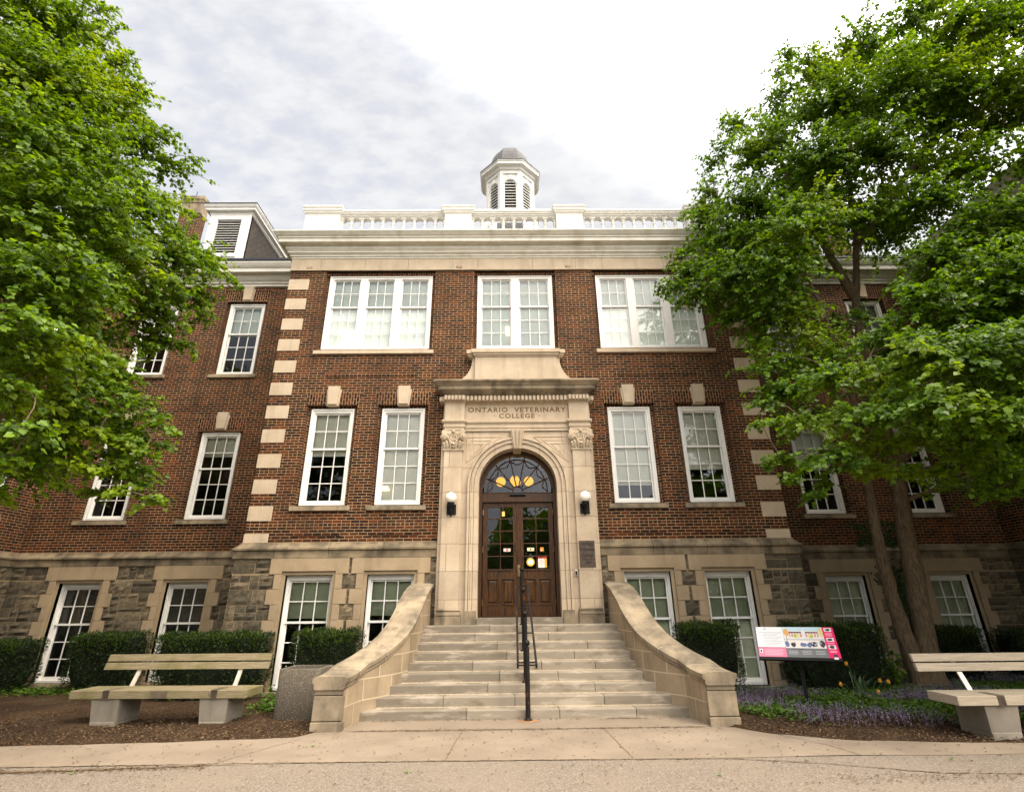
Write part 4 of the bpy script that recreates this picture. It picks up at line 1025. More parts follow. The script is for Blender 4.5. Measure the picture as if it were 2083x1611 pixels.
for nm, c in (('s_white', (.82, .80, .76)), ('s_pink', (.80, .62, .55)), ('s_red', (.52, .035, .025)), ('s_yellow', (.75, .46, .03)), ('s_orange', (.68, .25, .03)), ('s_cream', (.80, .72, .42)), ('s_dark', (.05, .03, .03)), ('s_grey', (.42, .41, .40))):
    M[nm] = mat_plain('print_' + nm[2:], c, .5, .02)
dl, x0, x1, xm, z0, z1 = door_leaf(-1)
pw = (x1 - x0) / 2; ph = (z1 - z0) / 5
sticker(dl, xm + .08, xm + .25, z0 + ph * 1.38, z0 + ph * 1.62, ['s_pink', 's_red', 's_grey'], [(.40, .60, .12, .88, 1), (.12, .26, .38, .62, 2), (.74, .88, .38, .62, 2)], label='small pale pink sticker with a red dot')
dr, x0, x1, xm, z0, z1 = door_leaf(1)
sticker(dr, x0 + .09, x0 + .26, z0 + ph * 1.40, z0 + ph * 1.66, ['s_cream', 's_dark', 's_grey'], [(.42, .58, .2, .8, 1), (.12, .28, .4, .6, 2), (.72, .88, .4, .6, 2)], label='small cream sticker with a dark dot')
sticker(dr, xm + .09, xm + .18, z0 + ph * 1.36, z0 + ph * 1.69, ['s_orange', 's_pink', 's_yellow'], [(.15, .6, .15, .5, 1), (.55, .85, .5, .85, 2)], label='small orange square sticker')
sticker(dr, xm + .035, xm + .245, z0 + ph * .10, z0 + ph * .98, ['s_white', 's_red', 's_yellow', 's_grey'], [(0, 1, .80, 1, 1), (.74, 1, 0, .80, 2), (.2, .6, .86, .94, 0), (.08, .66, .70, .725, 3), (.08, .6, .62, .645, 3), (.08, .66, .54, .565, 3), (.08, .62, .46, .485, 3), (.08, .66, .38, .405, 3), (.08, .5, .30, .325, 3), (.08, .64, .22, .245, 3)], name='notice', label='white notice with red heading and yellow edge')
mb = MB(); cx, cz = x0 + .165, z0 + ph * .54
for r, y, mi in ((.098, -.002, 0), (.066, -.0035, 1)):
    pts = [(cx + r * math.cos(i * math.pi / 16), y, cz + r * math.sin(i * math.pi / 16)) for i in range(32)]; mb.face(pts, mi)
for dx in (-.014, .014): mb.box(cx + dx - .008, cx + dx + .008, -.005, -.0036, cz - .008, cz + .012, 2)
mb.box(cx - .02, cx + .02, -.005, -.0036, cz - .052, cz - .045, 2); mb.box(cx - .035, cx + .035, -.005, -.0036, cz + .035, cz + .043, 3)
mb.build('sticker', ['s_yellow', 's_white', 's_dark', 's_grey'], dr)['label'] = 'round yellow and white sticker'
mb = MB(); mb.box(-.028, .035, -.045, -.02, .90, 1.16); mb.sphere((0, -.06, 1.10), .017, 10, 8)
mb.tube([(0.003, -.05, .93), (0.003, -.10, .95), (0.003, -.10, 1.0), (0.003, -.06, 1.02)], .012, 8); mb.build('door_handle', 'brass', dr)
mb = MB(); mb.box(.60 - 1.0, .67 - 1.0, -.0, .003, 2.33, 2.45); mb.build('paper_note', mat_plain('yellow_note', (.75, .55, .18), .6), dl)

# ------------------------------------------------------------------ steps
XIN_Y = [-4.02, -3.33, -3.043, -2.756, -2.469, -2.182, -1.895, -1.608, -1.034, 0]
XIN = [2.80, 2.69, 2.485, 2.318, 2.198, 2.127, 2.085, 2.065, 2.055, 2.055]
def xin(y): return float(np.interp(y, XIN_Y, XIN))
RI, TR, Y0 = .148, .287, -3.33
M['pale_mortar'] = mat_plain('pale_mortar', (.50, .40, .28), .9, .2, 20)
stair = empty('entrance_staircase', (0, -3.33, 0))
tag(stair, 'grey limestone staircase of nine steps between curved cheek walls, leading up to the wooden doors', 'staircase')
for k in range(9):
    y = Y0 + k * TR; y1 = y + TR + .03 if k < 8 else -.195
    w = xin(y) + (.10 if k else .0)
    cuts = [-w]
    while cuts[-1] < w - 1.6: cuts.append(cuts[-1] + random.uniform(1.0, 1.9))
    cuts.append(w)
    mb = MB()
    for a, b in zip(cuts[:-1], cuts[1:]):
        mb.box(a + .003, b - .003, y - .012 - Y0 + random.uniform(-.004, .004), y1 - Y0, k * RI - (.10 if k == 0 else .02), (k + 1) * RI)
    q = mb.build('step', 'step', stair, bevel=.011)
    mb = MB(); mb.box(-w + .1, w - .1, y - .016 - Y0, y - Y0, k * RI + .001, k * RI + .014); mb.build('mortar_joint', 'pale_mortar', q)
mb = MB(); mb.box(-.985, .985, -.30 - Y0, .20 - Y0, LZ - .02, 1.468); mb.build('threshold', 'step', stair, bevel=.008)
mb = MB(); mb.box(-2.3, 2.3, -1.0 - Y0, -.02 - Y0, .0, LZ - .03); mb.build('landing_core', 'mortar', stair)
CAP_Y = [-4.0, -3.85, -3.6, -3.45, -3.13, -2.84, -2.52, -2.2, -1.94, -1.47, -1.0, -.511, -.13]
CAP_Z = [.74, .75, .78, .82, .94, 1.075, 1.235, 1.41, 1.565, 1.83, 2.03, 2.165, 2.23]
def capz(y): return float(np.interp(y, CAP_Y, CAP_Z))
ys = list(np.linspace(-4.0, -.13, 34))
for s in (-1, 1):
    body = MB(); cap = MB()
    rb_, rc = [], []
    for y in ys:
        xi = xin(y); xo = xi + .43; zt = capz(y); yl = y - Y0
        yb = yl + (.03 if y == ys[0] else 0)
        rb_.append([(s * xi, yb, -.2), (s * xo, yb, -.2), (s * xo, yb, zt - .10), (s * xi, yb, zt - .10)])
        p = .035
        yc = yl - (.03 if y == ys[0] else 0)
        rc.append([(s * (xi + .0), yc, zt - .19), (s * (xi - .022), yc, zt - .165), (s * (xi - .022), yc, zt - .115), (s * (xi - p - .016), yc, zt - .095), (s * (xi - p - .022), yc, zt - .03), (s * (xi + .04), yc, zt),
                   (s * (xo - .04), yc, zt), (s * (xo + p + .022), yc, zt - .03), (s * (xo + p + .016), yc, zt - .095), (s * (xo + .022), yc, zt - .115), (s * (xo + .022), yc, zt - .165), (s * xo, yc, zt - .19)])
    body.loft(rb_)
    b = body.build('cheek_wall', 'cheek', stair)
    k = 0
    for a, c in ((0, 4), (4, 9), (9, 15), (15, 21), (21, 27), (27, 33)):
        mb = MB(); rr = [list(r) for r in rc[a:c + 1]]
        rr[-1] = [(x, y - .022, z) for x, y, z in rr[-1]]
        mb.loft(rr); mb.build('coping_stone', 'coping', b, bevel=.004)
    bedr = []
    for r in rc:
        mx = sum(p[0] for p in r) / len(r); mz = sum(p[2] for p in r) / len(r)
        bedr.append([(mx + (x - mx) * .997, y, mz + (z - mz) * .985) for x, y, z in r])
    mb = MB(); mb.loft([[(x, y + (.01 if i == 0 else 0), z) for x, y, z in r] for i, r in enumerate(bedr)]); mb.build('coping_bed', 'pale_mortar', b)
    mb = MB()
    for z0, z1, o in ((-.12, .125, .022), (.135, .47, .012), (.48, .60, .004)):
        xi, xo = xin(-4.0) - o, xin(-4.0) + .43 + o
        mb.box(min(s * xi, s * xo), max(s * xi, s * xo), -4.0 - o - Y0, -3.62 - Y0, z0, z1)
    mb.build('end_block', 'coping', b, bevel=.012)

# ------------------------------------------------------------------ handrail
hr = empty('stair_handrail', (0.05, -3.42, 0))
tag(hr, 'black metal double handrail with ball topped posts down the middle of the steps', 'handrail')
for k in range(4):
    y = k * .861; z = k * .444
    mb = MB(); mb.tube([(0, y, z), (0, y, z + 1.08)], .041, 10)
    mb.lathe(0, y, [(.075, 0), (.075, .012), (.05, .03), (.04, .05)], 12, z0=z)
    mb.lathe(0, y, [(.036, 1.05), (.045, 1.06), (.03, 1.08)], 10, z0=z)
    p = mb.build('post', 'rail', hr, smooth=True)
    mb = MB(); mb.sphere((0, y, z + 1.135), .052, 12, 10); mb.build('post_ball', 'black', p, smooth=True)
for s in (-1, 1):
    mb = MB(); xa, xb = s * .155, s * .125
    y0, z0, y1, z1 = .02, .80, 2.63, .80 + 2.61 * .5157
    mb.tube([(xa, y0, z0), (xb, y1, z1)], .026, 4); mb.tube([(xa, y0 + .02, z0 - .035), (xb, y1, z1 - .035)], .022, 4)
    mb.build('rail', 'rail', hr)
for k, (y, z) in enumerate(((.02, .80), (.10, .835), (.9, 1.25), (1.72, 1.675), (2.6, 2.13))):
    mb = MB(); w = .155 - .03 * y / 2.6; mb.tube([(-w, y, z), (w, y, z)], .013, 6); mb.build('rail_bracket', 'rail', hr)
mb = MB(); mb.face([(.17 * math.cos(a) * (1 + .2 * math.sin(3 * a)), -.05 + .13 * math.sin(a), .0) for a in [i * math.pi / 12 for i in range(24)]])
mb.build('rust_stain', mat_plain('rust_stained_paving', (.30, .155, .07), .9, .3, 14), hr, loc=(0, 0, .0145))

# ------------------------------------------------------------------ wall lamps, plaque, reader, chandelier
def wall_lamp(s):
    o = empty('wall_lamp', (s * 1.63, -.30, 3.78))
    tag(o, 'round opal globe lamp on a black bracket, ' + ('left of the wooden doors' if s < 0 else 'directly above the bronze plaque'), 'wall lamp', 'globe lamps beside the entrance')
    mb = MB(); mb.box(-.115, .115, -.03, 0, 0, .25)
    mb.tube([(0, -.02, .10), (0, -.10, .08), (0, -.17, .13), (0, -.175, .22)], [.03, .03, .034, .045], 8)
    mb.lathe(0, -.175, [(.03, .16), (.085, .20), (.092, .26), (.075, .275)], 14); mb.sphere((0, -.04, -.01), .028, 8, 6); mb.sphere((.0, -.10, .05), .035, 8, 6)
    mb.build('bracket', 'black', o, bevel=.003)
    mb = MB(); mb.sphere((0, -.175, .38), .137, 24, 16); mb.build('globe', 'globe', o, smooth=True)
wall_lamp(-1); wall_lamp(1)
pl = empty('bronze_plaque', (1.622, -.302, 2.845)); tag(pl, 'dark bronze name plaque fixed to the stone pilaster right of the doors', 'plaque')
mb = MB(); mb.box(-.185, .185, -.02, 0, -.30, .30); mb.build('plate', 'plaque', pl, bevel=.006)
for body, z, sz, sx in (("ONTARIO", .215, .085, .75), ("VETERINARY", .085, .085, .75), ("COLLEGE", -.045, .085, .75), ("FOUNDED  1862", -.13, .035, 1.0), ("1922", -.205, .075, .9)):
    if body.startswith('FOUND'):
        mb = MB()
        for i in range(13): x = -.12 + i * .02; mb.box(x, x + .012, -.0225, -.02, z - .011, z + .011) if i not in (7,) else None
        mb.build('small_lettering', 'plaque_text', pl)
    else: text_mesh(body, sz, 'lettering', 'plaque_text', pl, (0, -.0215, z), RX90, extrude=.0012, sx=sx, bold=.002)
rd = empty('card_reader', (1.345, -.222, 2.42)); tag(rd, 'small black card reader in a silver surround on the right door jamb', 'card reader')
mb = MB(); mb.box(-.035, .035, -.02, 0, -.065, .065); mb.build('surround', 'alu', rd, bevel=.012)
mb = MB(); mb.box(-.021, .021, -.028, -.019, -.05, .045); mb.build('reader', 'black', rd, bevel=.004)
chd = empty('chandelier', (-.04, 1.8, 5.97)); tag(chd, 'lit amber globe chandelier seen through the fanlight above the doors', 'chandelier')
mb = MB(); mb.tube([(0, 0, 1.2), (0, 0, -.9)], .015, 6)
gl = [(-.41, 0, -.92), (.40, 0, -.91), (0, .25, -.82), (.02, -.3, -1.0)]
for g in gl: mb.tube([(0, 0, -.6), (g[0] * .6, g[1] * .6, -.72), (g[0], g[1], g[2] + .1)], .01, 6)
mb.build('stem', 'black', chd)
for g in gl: mb = MB(); mb.sphere(g, .138, 16, 12); mb.build('globe', 'lamp_on', chd, smooth=True)

# ------------------------------------------------------------------ ground
def gz(x, y):
    """level of the planted ground"""
    t = max(0.0, min(1.0, (y + 3.6) / 4.0)); e = max(0.0, min(1.0, (-3.3 - y) / 1.2))
    return .055 * (1 - e) - .13 * t
mb = MB(); mb.face([(-400, -400, -.27), (400, -400, -.27), (400, 400, -.27), (-400, 400, -.27)])
g = mb.build('ground', mat_plain('lawn_ground', (.10, .10, .05), .95, .3, .3)); tag(g, kind='structure')
def pav_edge_l(x): return float(np.interp(x, [-40, -9, -7.27, -5.3, -3.33, -3.1], [-4.75, -4.68, -4.62, -4.53, -4.32, -3.95]))
def pav_edge_r(x): return float(np.interp(x, [3.1, 3.43, 4.17, 5.2, 6.45, 9, 40], [-3.98, -4.44, -4.86, -5.05, -5.18, -5.3, -5.5]))
def mat_walk():
    t = NT('pale_concrete_walk')
    c = t.mix(t.mapr(t.noise(1.4, 6), .3, .7), (.21, .165, .122), (.27, .215, .16))
    c = t.mix(t.mapr(t.noise(120, 3, .7), .42, .66, 0, .4), c, (.165, .13, .098))
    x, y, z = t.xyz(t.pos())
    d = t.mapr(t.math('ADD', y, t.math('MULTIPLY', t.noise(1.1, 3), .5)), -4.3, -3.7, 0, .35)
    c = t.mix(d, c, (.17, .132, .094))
    c = t.mix(t.mapr(t.noise(3.3, 7, .65), .54, .70, 0, .38), c, (.185, .15, .115))
    c = t.mix(t.mapr(t.noise(.55, 5, .6), .50, .66, 0, .32), c, (.31, .255, .195))
    c = t.mix(t.mapr(t.noise(9, 3, .5), .70, .76, 0, .5), c, (.12, .09, .065))
    t.col(c); t.rough(.9); t.bump(t.noise(150, 4, .7), .35, .004); return t.m
def mat_asphalt():
    t = NT('worn_asphalt')
    v = t.n('ShaderNodeTexVoronoi'); v.inputs['Scale'].default_value = 95; t.set(v.inputs['Vector'], t.pos())
    r, g, b = t.xyz(v.outputs['Color'])
    c = t.ramp(r, [(0, (.11, .087, .066)), (.5, (.18, .146, .114)), (.9, (.245, .205, .165)), (1, (.34, .30, .255))])
    c = t.mix(t.mapr(t.noise(.9, 6), .40, .68, 0, .5), c, (.22, .178, .136))
    c = t.mix(t.mapr(t.noise(.7, 4), .58, .75, 0, .4), c, (.18, .15, .12))
    t.col(c); t.rough(.95); t.bump(v.outputs['Distance'], -.6, .004); return t.m
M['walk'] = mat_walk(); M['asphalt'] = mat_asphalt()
SEAM = -5.68
mb = MB(); mb.face([(-60, -40, -.004), (60, -40, -.004), (60, SEAM + .01, -.004), (-60, SEAM + .01, -.004)]); g = mb.build('driveway', 'asphalt'); tag(g, kind='structure')
mb = MB()
xs = [-40, -20, -9, -7.27, -6.3, -5.3, -4.3, -3.7, -3.33, -3.1, -2.75, -1.5, 0, 1.5, 2.75, 3.1, 3.43, 3.8, 4.17, 4.7, 5.2, 5.8, 6.45, 7.5, 9, 20, 40]
def top_edge(x): return pav_edge_l(x) if x < -3.05 else (pav_edge_r(x) if x > 3.05 else -3.2)
for a, b in zip(xs[:-1], xs[1:]):
    ta, tb = top_edge(a), top_edge(b)
    mb.face([(a, SEAM + .03 * math.sin(a * 2.1), .0), (b, SEAM + .03 * math.sin(b * 2.1), .0), (b, tb - .0, .0), (a, ta, .0)])
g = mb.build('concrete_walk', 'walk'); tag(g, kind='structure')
mb = MB(); mb.box(-2.72, 2.82, -3.99, -3.25, -.05, .012); g = mb.build('step_apron', 'walk', bevel=.004); tag(g, kind='structure')
# joints and cracks, thin soil-filled strips
M['joint'] = mat_plain('soil_filled_joint', (.14, .098, .06), .95, .4, 30)
mb = MB()
def strip(pts, w, z=.004, jit=.012):
    prev = None
    fine = []
    for (x0, y0), (x1, y1) in zip(pts[:-1], pts[1:]):
        n = max(2, int(math.hypot(x1 - x0, y1 - y0) / .05))
        for i in range(n): t = i / n; fine.append((x0 + (x1 - x0) * t + random.uniform(-jit, jit), y0 + (y1 - y0) * t + random.uniform(-jit, jit)))
    fine.append(pts[-1])
    for (x0, y0), (x1, y1) in zip(fine[:-1], fine[1:]):
        L = math.hypot(x1 - x0, y1 - y0) or 1; wx, wy = -(y1 - y0) / L * w, (x1 - x0) / L * w
        k = random.uniform(.3, 1.3)
        mb.face([(x0 - wx * k, y0 - wy * k, z), (x1 - wx * k, y1 - wy * k, z), (x1 + wx * k, y1 + wy * k, z), (x0 + wx * k, y0 + wy * k, z)])
strip([(1.165, -4.0), (1.235, -5.66)], .006, jit=.006); strip([(-.95, -4.02), (-.995, -4.7), (-1.03, -5.66)], .006, jit=.006)
strip([(-2.6, -4.03), (-.6, -4.03), (1.2, -4.01), (2.7, -4.0)], .013); strip([(-8, -5.72), (-4, -5.66), (-1, -5.67), (2.4, -5.73), (3.4, -6.0), (4.4, -6.4), (5.6, -6.5)], .012)
strip([(-3.2, -4.4), (-3.45, -4.9), (-3.8, -5.65)], .006); strip([(3.5, -4.5), (3.9, -5.2), (4.0, -5.68)], .006); strip([(-6.9, -4.7), (-7.0, -5.68)], .006)
strip([(1.3, -3.37), (1.9, -3.37)], .022, z=.016); strip([(-9, -5.90), (-6.5, -5.95), (-4.5, -5.78), (-3.8, -5.70)], .028, z=.003, jit=.03)
g = mb.build('paving_joints', 'joint'); tag(g, kind='structure')
# mulch beds with real relief
def mat_mulch():
    t = NT('bark_mulch')
    c = t.ramp(t.noise(38, 6, .7), [(.3, (.012, .006, .002)), (.5, (.043, .022, .009)), (.72, (.12, .068, .030))])
    c = t.mix(t.mapr(t.noise(1.1, 4), .45, .7, 0, .45), c, (.11, .066, .031))
    t.col(c); t.rough(1.0); t.bump(t.noise(60, 5, .7), 1.0, .03); return t.m
M['mulch'] = mat_mulch()
def bed(x0, x1, edge, name):
    mb = MB(); nx, ny = int((x1 - x0) / .11), 60; vs = []; fs = []
    rnd = np.random.default_rng(3).uniform(-.012, .014, (nx + 1, ny + 1))
    for i in range(nx + 1):
        x = x0 + (x1 - x0) * i / nx; e = edge(x) - .03 + .05 * math.sin(x * 5.3) * .5 + random.uniform(-.02, .02)
        for j in range(ny + 1):
            t = (j / ny) ** 1.3; y = e + (2.0 - e) * t
            z = gz(x, y) + rnd[i, j] + .02 * math.sin(x * 2.3) * math.cos(y * 1.9)
            if j == 0: z = -.012
            if j == 1: z = max(.006, z * .35)
            vs.append((x, y, z))
    for i in range(nx):
        for j in range(ny): a = i * (ny + 1) + j; fs.append((a, a + ny + 1, a + ny + 2, a + 1))
    mb.shape(vs, fs); g = mb.build(name, 'mulch', smooth=True); tag(g, kind='structure')
bed(-14.5, -2.9, lambda x: pav_edge_l(min(x, -3.1)), 'mulch_bed'); bed(2.9, 14.5, lambda x: pav_edge_r(max(x, 3.1)), 'mulch_bed')

# ------------------------------------------------------------------ benches, bin, sign
def bench(loc, rz, label, wood):
    o = empty('park_bench', loc, rz); tag(o, label, 'bench', 'benches facing the walk')
    L = 1.435
    mb = MB(); mb.box(-L, L, 0, .565, .365, .482)
    if wood == 'bench_grey':
        mb = MB()
        for a, b in ((0, .277), (.288, .565)): mb.box(-L, L, a, b, .365, .482)
    mb.build('seat', wood, o, bevel=.006)
    for k, (z0, z1, y) in enumerate(((.72, .825, .61), (.845, .95, .655))):
        mb = MB(); mb.shape([(-L - .01, y, z0), (L + .01, y, z0), (L + .01, y + .05, z0), (-L - .01, y + .05, z0), (-L - .01, y + .03, z1), (L + .01, y + .03, z1), (L + .01, y + .08, z1), (-L - .01, y + .08, z1)], [(0, 3, 2, 1), (4, 5, 6, 7), (0, 1, 5, 4), (1, 2, 6, 5), (2, 3, 7, 6), (3, 0, 4, 7)])
        mb.build('backrest_plank', wood, o, bevel=.005)
    for x in (-.82, .96):
        mb = MB(); mb.shape([(x - .035, .52, .48), (x + .035, .52, .48), (x + .035, .545, .48), (x - .035, .545, .48), (x - .035, .745, .93), (x + .035, .745, .93), (x + .035, .77, .93), (x - .035, .77, .93)], [(0, 3, 2, 1), (4, 5, 6, 7), (0, 1, 5, 4), (1, 2, 6, 5), (2, 3, 7, 6), (3, 0, 4, 7)])
        mb.build('back_support', 'alu', o)
    for x in (-.84, .92):
        mb = MB(); mb.loft([[(x - .205, .07, -.12), (x + .195, .07, -.12), (x + .195, .62, -.12), (x - .205, .62, -.12)], [(x - .205, .07, .03), (x + .195, .07, .03), (x + .195, .62, .03), (x - .205, .62, .03)], [(x - .21, .075, .035), (x + .20, .075, .035), (x + .20, .61, .035), (x - .21, .61, .035)], [(x - .235, .03, .362), (x + .225, .03, .362), (x + .225, .56, .362), (x - .235, .56, .362)]])
        mb.build('leg', 'concrete', o, bevel=.008)
        mb = MB(); mb.box(x - .05, x + .05, -.006, .3, .360, .487); mb.box(x - .05, x + .05, -.006, -.001, .365, .482); mb.build('seat_band', 'steel', o)
    if wood == 'bench_moss':
        mb = MB(); mb.box(-.11, .16, -.006, .002, .372, .474); mb.build('bench_plaque', 'steel', o)
        mb = MB(); mb.tube([(.84, -.004, .425), (.84, .004, .425)], .02, 12); mb.build('bolt', 'steel', o)
    return o
bench((-5.845, -3.635, .045), math.radians(-2.6), 'long wooden bench with greenish mossy planks on concrete legs beside the concrete bin', 'bench_moss')
bench((7.30, -5.03, .03), math.radians(-.5), 'pale grey wooden bench on a concrete leg in front of the two tree trunks', 'bench_grey')
bn = empty('concrete_bin', (-3.735, -2.97, .0), math.radians(-4)); tag(bn, 'square exposed aggregate concrete bin between the mossy bench and the staircase', 'bin')
mb = MB()
def rrect(w, d, r, z, n=5):
    pts = []
    for cx, cy, a0 in ((w / 2 - r, d / 2 - r, 0), (-w / 2 + r, d / 2 - r, 90), (-w / 2 + r, -d / 2 + r, 180), (w / 2 - r, -d / 2 + r, 270)):
        for i in range(n + 1): a = math.radians(a0 + 90 * i / n); pts.append((cx + r * math.cos(a), cy + r * math.sin(a), z))
    return pts
mb.loft([rrect(.66, .66, .08, -.12), rrect(.66, .66, .08, .02), rrect(.72, .70, .08, .06), rrect(.72, .70, .08, .755), rrect(.70, .68, .075, .775), rrect(.56, .54, .05, .775), rrect(.55, .53, .05, .3)])
mb.build('bin_body', 'aggregate', bn, smooth=True)
mb = MB(); mb.loft([rrect(.555, .535, .05, .55), rrect(.54, .52, .05, .56)]); mb.build('bin_liner', 'dark', bn)

sg = empty('information_sign', (4.87, -2.9, 0), math.radians(-25)); tag(sg, 'tilted interpretive sign with pink borders and a painted picture on a slim black post', 'information sign')
mb = MB(); mb.box(-.03, .03, -.03, .03, -.15, 1.02); mb.box(-.10, .10, -.12, .12, .94, .97); mb.build('post', 'black', sg, bevel=.004)
TH = math.radians(42)
pn = empty('panel_mount', (0, 0, 1.07), 0, sg); pn.rotation_euler = (TH, 0, 0); pn.scale = (.885, 1.18, 1)
mb = MB(); mb.box(-.725, .725, -.335, .30, -.035, 0); mb.build('panel', 'black', pn, bevel=.004)
for nm, c in (('p_white', (.74, .75, .76)), ('p_pink', (.78, .20, .32)), ('p_magenta', (.72, .015, .13)), ('p_grey', (.16, .165, .17)), ('p_sky', (.50, .66, .74)), ('p_green', (.36, .42, .12)), ('p_orange', (.68, .36, .12)), ('p_brick', (.58, .28, .24)), ('p_pale', (.76, .69, .64)), ('p_blue', (.12, .17, .33)), ('p_ink', (.05, .045, .06)), ('p_line', (.50, .51, .53)), ('p_lpink', (.84, .48, .55)), ('p_yel', (.66, .60, .25))):
    M[nm] = mat_plain('print_' + nm[2:], c, .38, .03)
pm = ['p_white', 'p_pink', 'p_magenta', 'p_grey', 'p_sky', 'p_green', 'p_orange', 'p_brick', 'p_pale', 'p_blue', 'p_ink', 'p_line', 'p_lpink', 'p_yel']
mb = MB()
def pq(x0, x1, y0, y1, k, l=1): mb.box(-.715 + 1.43 * x0, -.715 + 1.43 * x1, -.285 + .58 * y0, -.285 + .58 * y1, -.001 + .0, .0012 * l, pm.index(k))
def pe(cx, cy, rx_, ry_, k, l=2, n=9, wob=.25):
    pts = [(-.715 + 1.43 * (cx + rx_ * math.cos(2 * math.pi * i / n) * random.uniform(1 - wob, 1 + wob)), -.285 + .58 * (cy + ry_ * math.sin(2 * math.pi * i / n) * random.uniform(1 - wob, 1 + wob)), .0012 * l + .0003) for i in range(n)]
    mb.face(pts, pm.index(k))
pq(0, .355, .31, 1, 'p_white'); pq(0, .355, 0, .30, 'p_pink'); pq(.357, .862, 0, .29, 'p_grey'); pq(.864, 1, 0, 1, 'p_magenta'); pq(.357, .862, .292, 1, 'p_pale')
for i in range(9):
    y = .80 - i * .052; x0 = .03 if i == 0 else .085; pq(x0, .33 - .03 * ((i * 7) % 3), y, y + .018, 'p_line', 2)
pe(.12, .93, .02, .04, 'p_line', 2, 6, .1)
for i in range(4): y = .21 - i * .05; pq(.08, .32 - .02 * (i % 2), y, y + .02, 'p_lpink', 2)
pq(.015, .055, .12, .24, 'p_white', 2); pe(.035, .17, .012, .04, 'p_ink', 3)
for i in range(3): pq(.375 + i * .165, .515 + i * .165, .07, .25, 'p_grey', 2); [pq(.385 + i * .165, .50 + i * .165, .10 + j * .045, .112 + j * .045, 'p_line', 3) for j in range(3)]
pq(.357, .862, .86, 1, 'p_sky', 2); pq(.43, .80, .66, .80, 'p_brick', 2)
for i in range(10): pq(.445 + i * .036, .458 + i * .036, .67, .78, 'p_white', 3)
pq(.43, .80, .80, .835, 'p_ink', 2); pq(.59, .64, .66, .87, 'p_white', 3); pq(.608, .622, .87, .95, 'p_white', 3)
pe(.395, .80, .035, .14, 'p_orange', 4); pe(.835, .82, .03, .16, 'p_yel', 4); pe(.52, .70, .035, .09, 'p_yel', 4); pe(.70, .69, .035, .09, 'p_yel', 4); pe(.51, .70, .02, .05, 'p_green', 5); pe(.71, .68, .02, .05, 'p_green', 5)
pq(.357, .862, .55, .60, 'p_line', 2); pq(.39, .395, .50, .68, 'p_ink', 5)
for cx, cy, a, b, k in ((.385, .42, .025, .10, 'p_blue'), (.46, .40, .035, .08, 'p_ink'), (.47, .43, .02, .05, 'p_brick'), (.585, .40, .045, .07, 'p_blue'), (.66, .39, .03, .08, 'p_blue'), (.72, .42, .045, .10, 'p_ink'), (.76, .40, .04, .06, 'p_white'), (.82, .43, .04, .10, 'p_ink'), (.80, .46, .015, .04, 'p_white'), (.70, .45, .01, .04, 'p_white')): pe(cx, cy, a, b, k, 3)
for i, (y, k) in enumerate(((.85, 'p_white'), (.52, 'p_white'), (.28, 'p_white'))): pq(.885, .975, y, y + .12, k, 2); pe(.93, y + .06, .03, .045, 'p_ink', 3); pe(.905, y + .05, .012, .03, 'p_green' if i == 0 else 'p_ink', 4)
for y in (.78, .74, .70, .45, .21, .17): pq(.885, .97, y, y + .018, 'p_lpink', 2)
pq(.915, .965, .03, .11, 'p_ink', 2); pq(.915, .965, -.04, .02, 'p_white', 2)
mb.build('printed_face', pm, pn, fix=False)
# ------------------------------------------------------------------ foliage helpers (numpy)
def leaf_mesh(name, P, A, Nn, L, W, mat, parent=None, heart=True, fold=.25):
    """one mesh of many small folded leaves: base P, axis A, normal Nn, length L, half width W"""
    n = len(P)
    A = A / np.linalg.norm(A, axis=1)[:, None]
    S = np.cross(Nn, A); S /= (np.linalg.norm(S, axis=1)[:, None] + 1e-9)
    U = np.cross(A, S)
    L = L[:, None]; W = W[:, None]
    if heart: q = [(0, 0, 0), (.02, -.62, 1), (.42, -1.0, 1), (1, 0, 0), (.42, 1.0, 1), (.02, .62, 1)]
    else: q = [(0, 0, 0), (.3, -.9, 1), (.7, -.75, 1), (1, 0, 0), (.7, .75, 1), (.3, .9, 1)]
    V = np.stack([P + A * L * a + S * W * b + U * (W * fold * abs(b)) - U * (L * .12 * a * a) for a, b, c in q], 1).reshape(-1, 3)
    base = (np.arange(n) * 6)[:, None]
    F = np.concatenate([base + np.array([[0, 1, 2, 3]]), base + np.array([[0, 3, 4, 5]])], 1).reshape(-1)
    return raw_mesh(name, V, F, 4, mat, parent)
def raw_mesh(name, V, F, k, mat, parent=None):
    me = bpy.data.meshes.new(name); nf = len(F) // k
    me.vertices.add(len(V)); me.vertices.foreach_set('co', V.astype(np.float32).ravel())
    me.loops.add(len(F)); me.loops.foreach_set('vertex_index', F.astype(np.int32))
    me.polygons.add(nf); me.polygons.foreach_set('loop_start', np.arange(nf, dtype=np.int32) * k); me.polygons.foreach_set('loop_total', np.full(nf, k, dtype=np.int32))
    me.materials.append(M[mat]); me.update(calc_edges=True); me.validate()
    return link(name, me, parent)
def unit(v): return v / (np.linalg.norm(v, axis=-1, keepdims=True) + 1e-9)
def rnd_dirs(n): return unit(RNG.normal(size=(n, 3)))

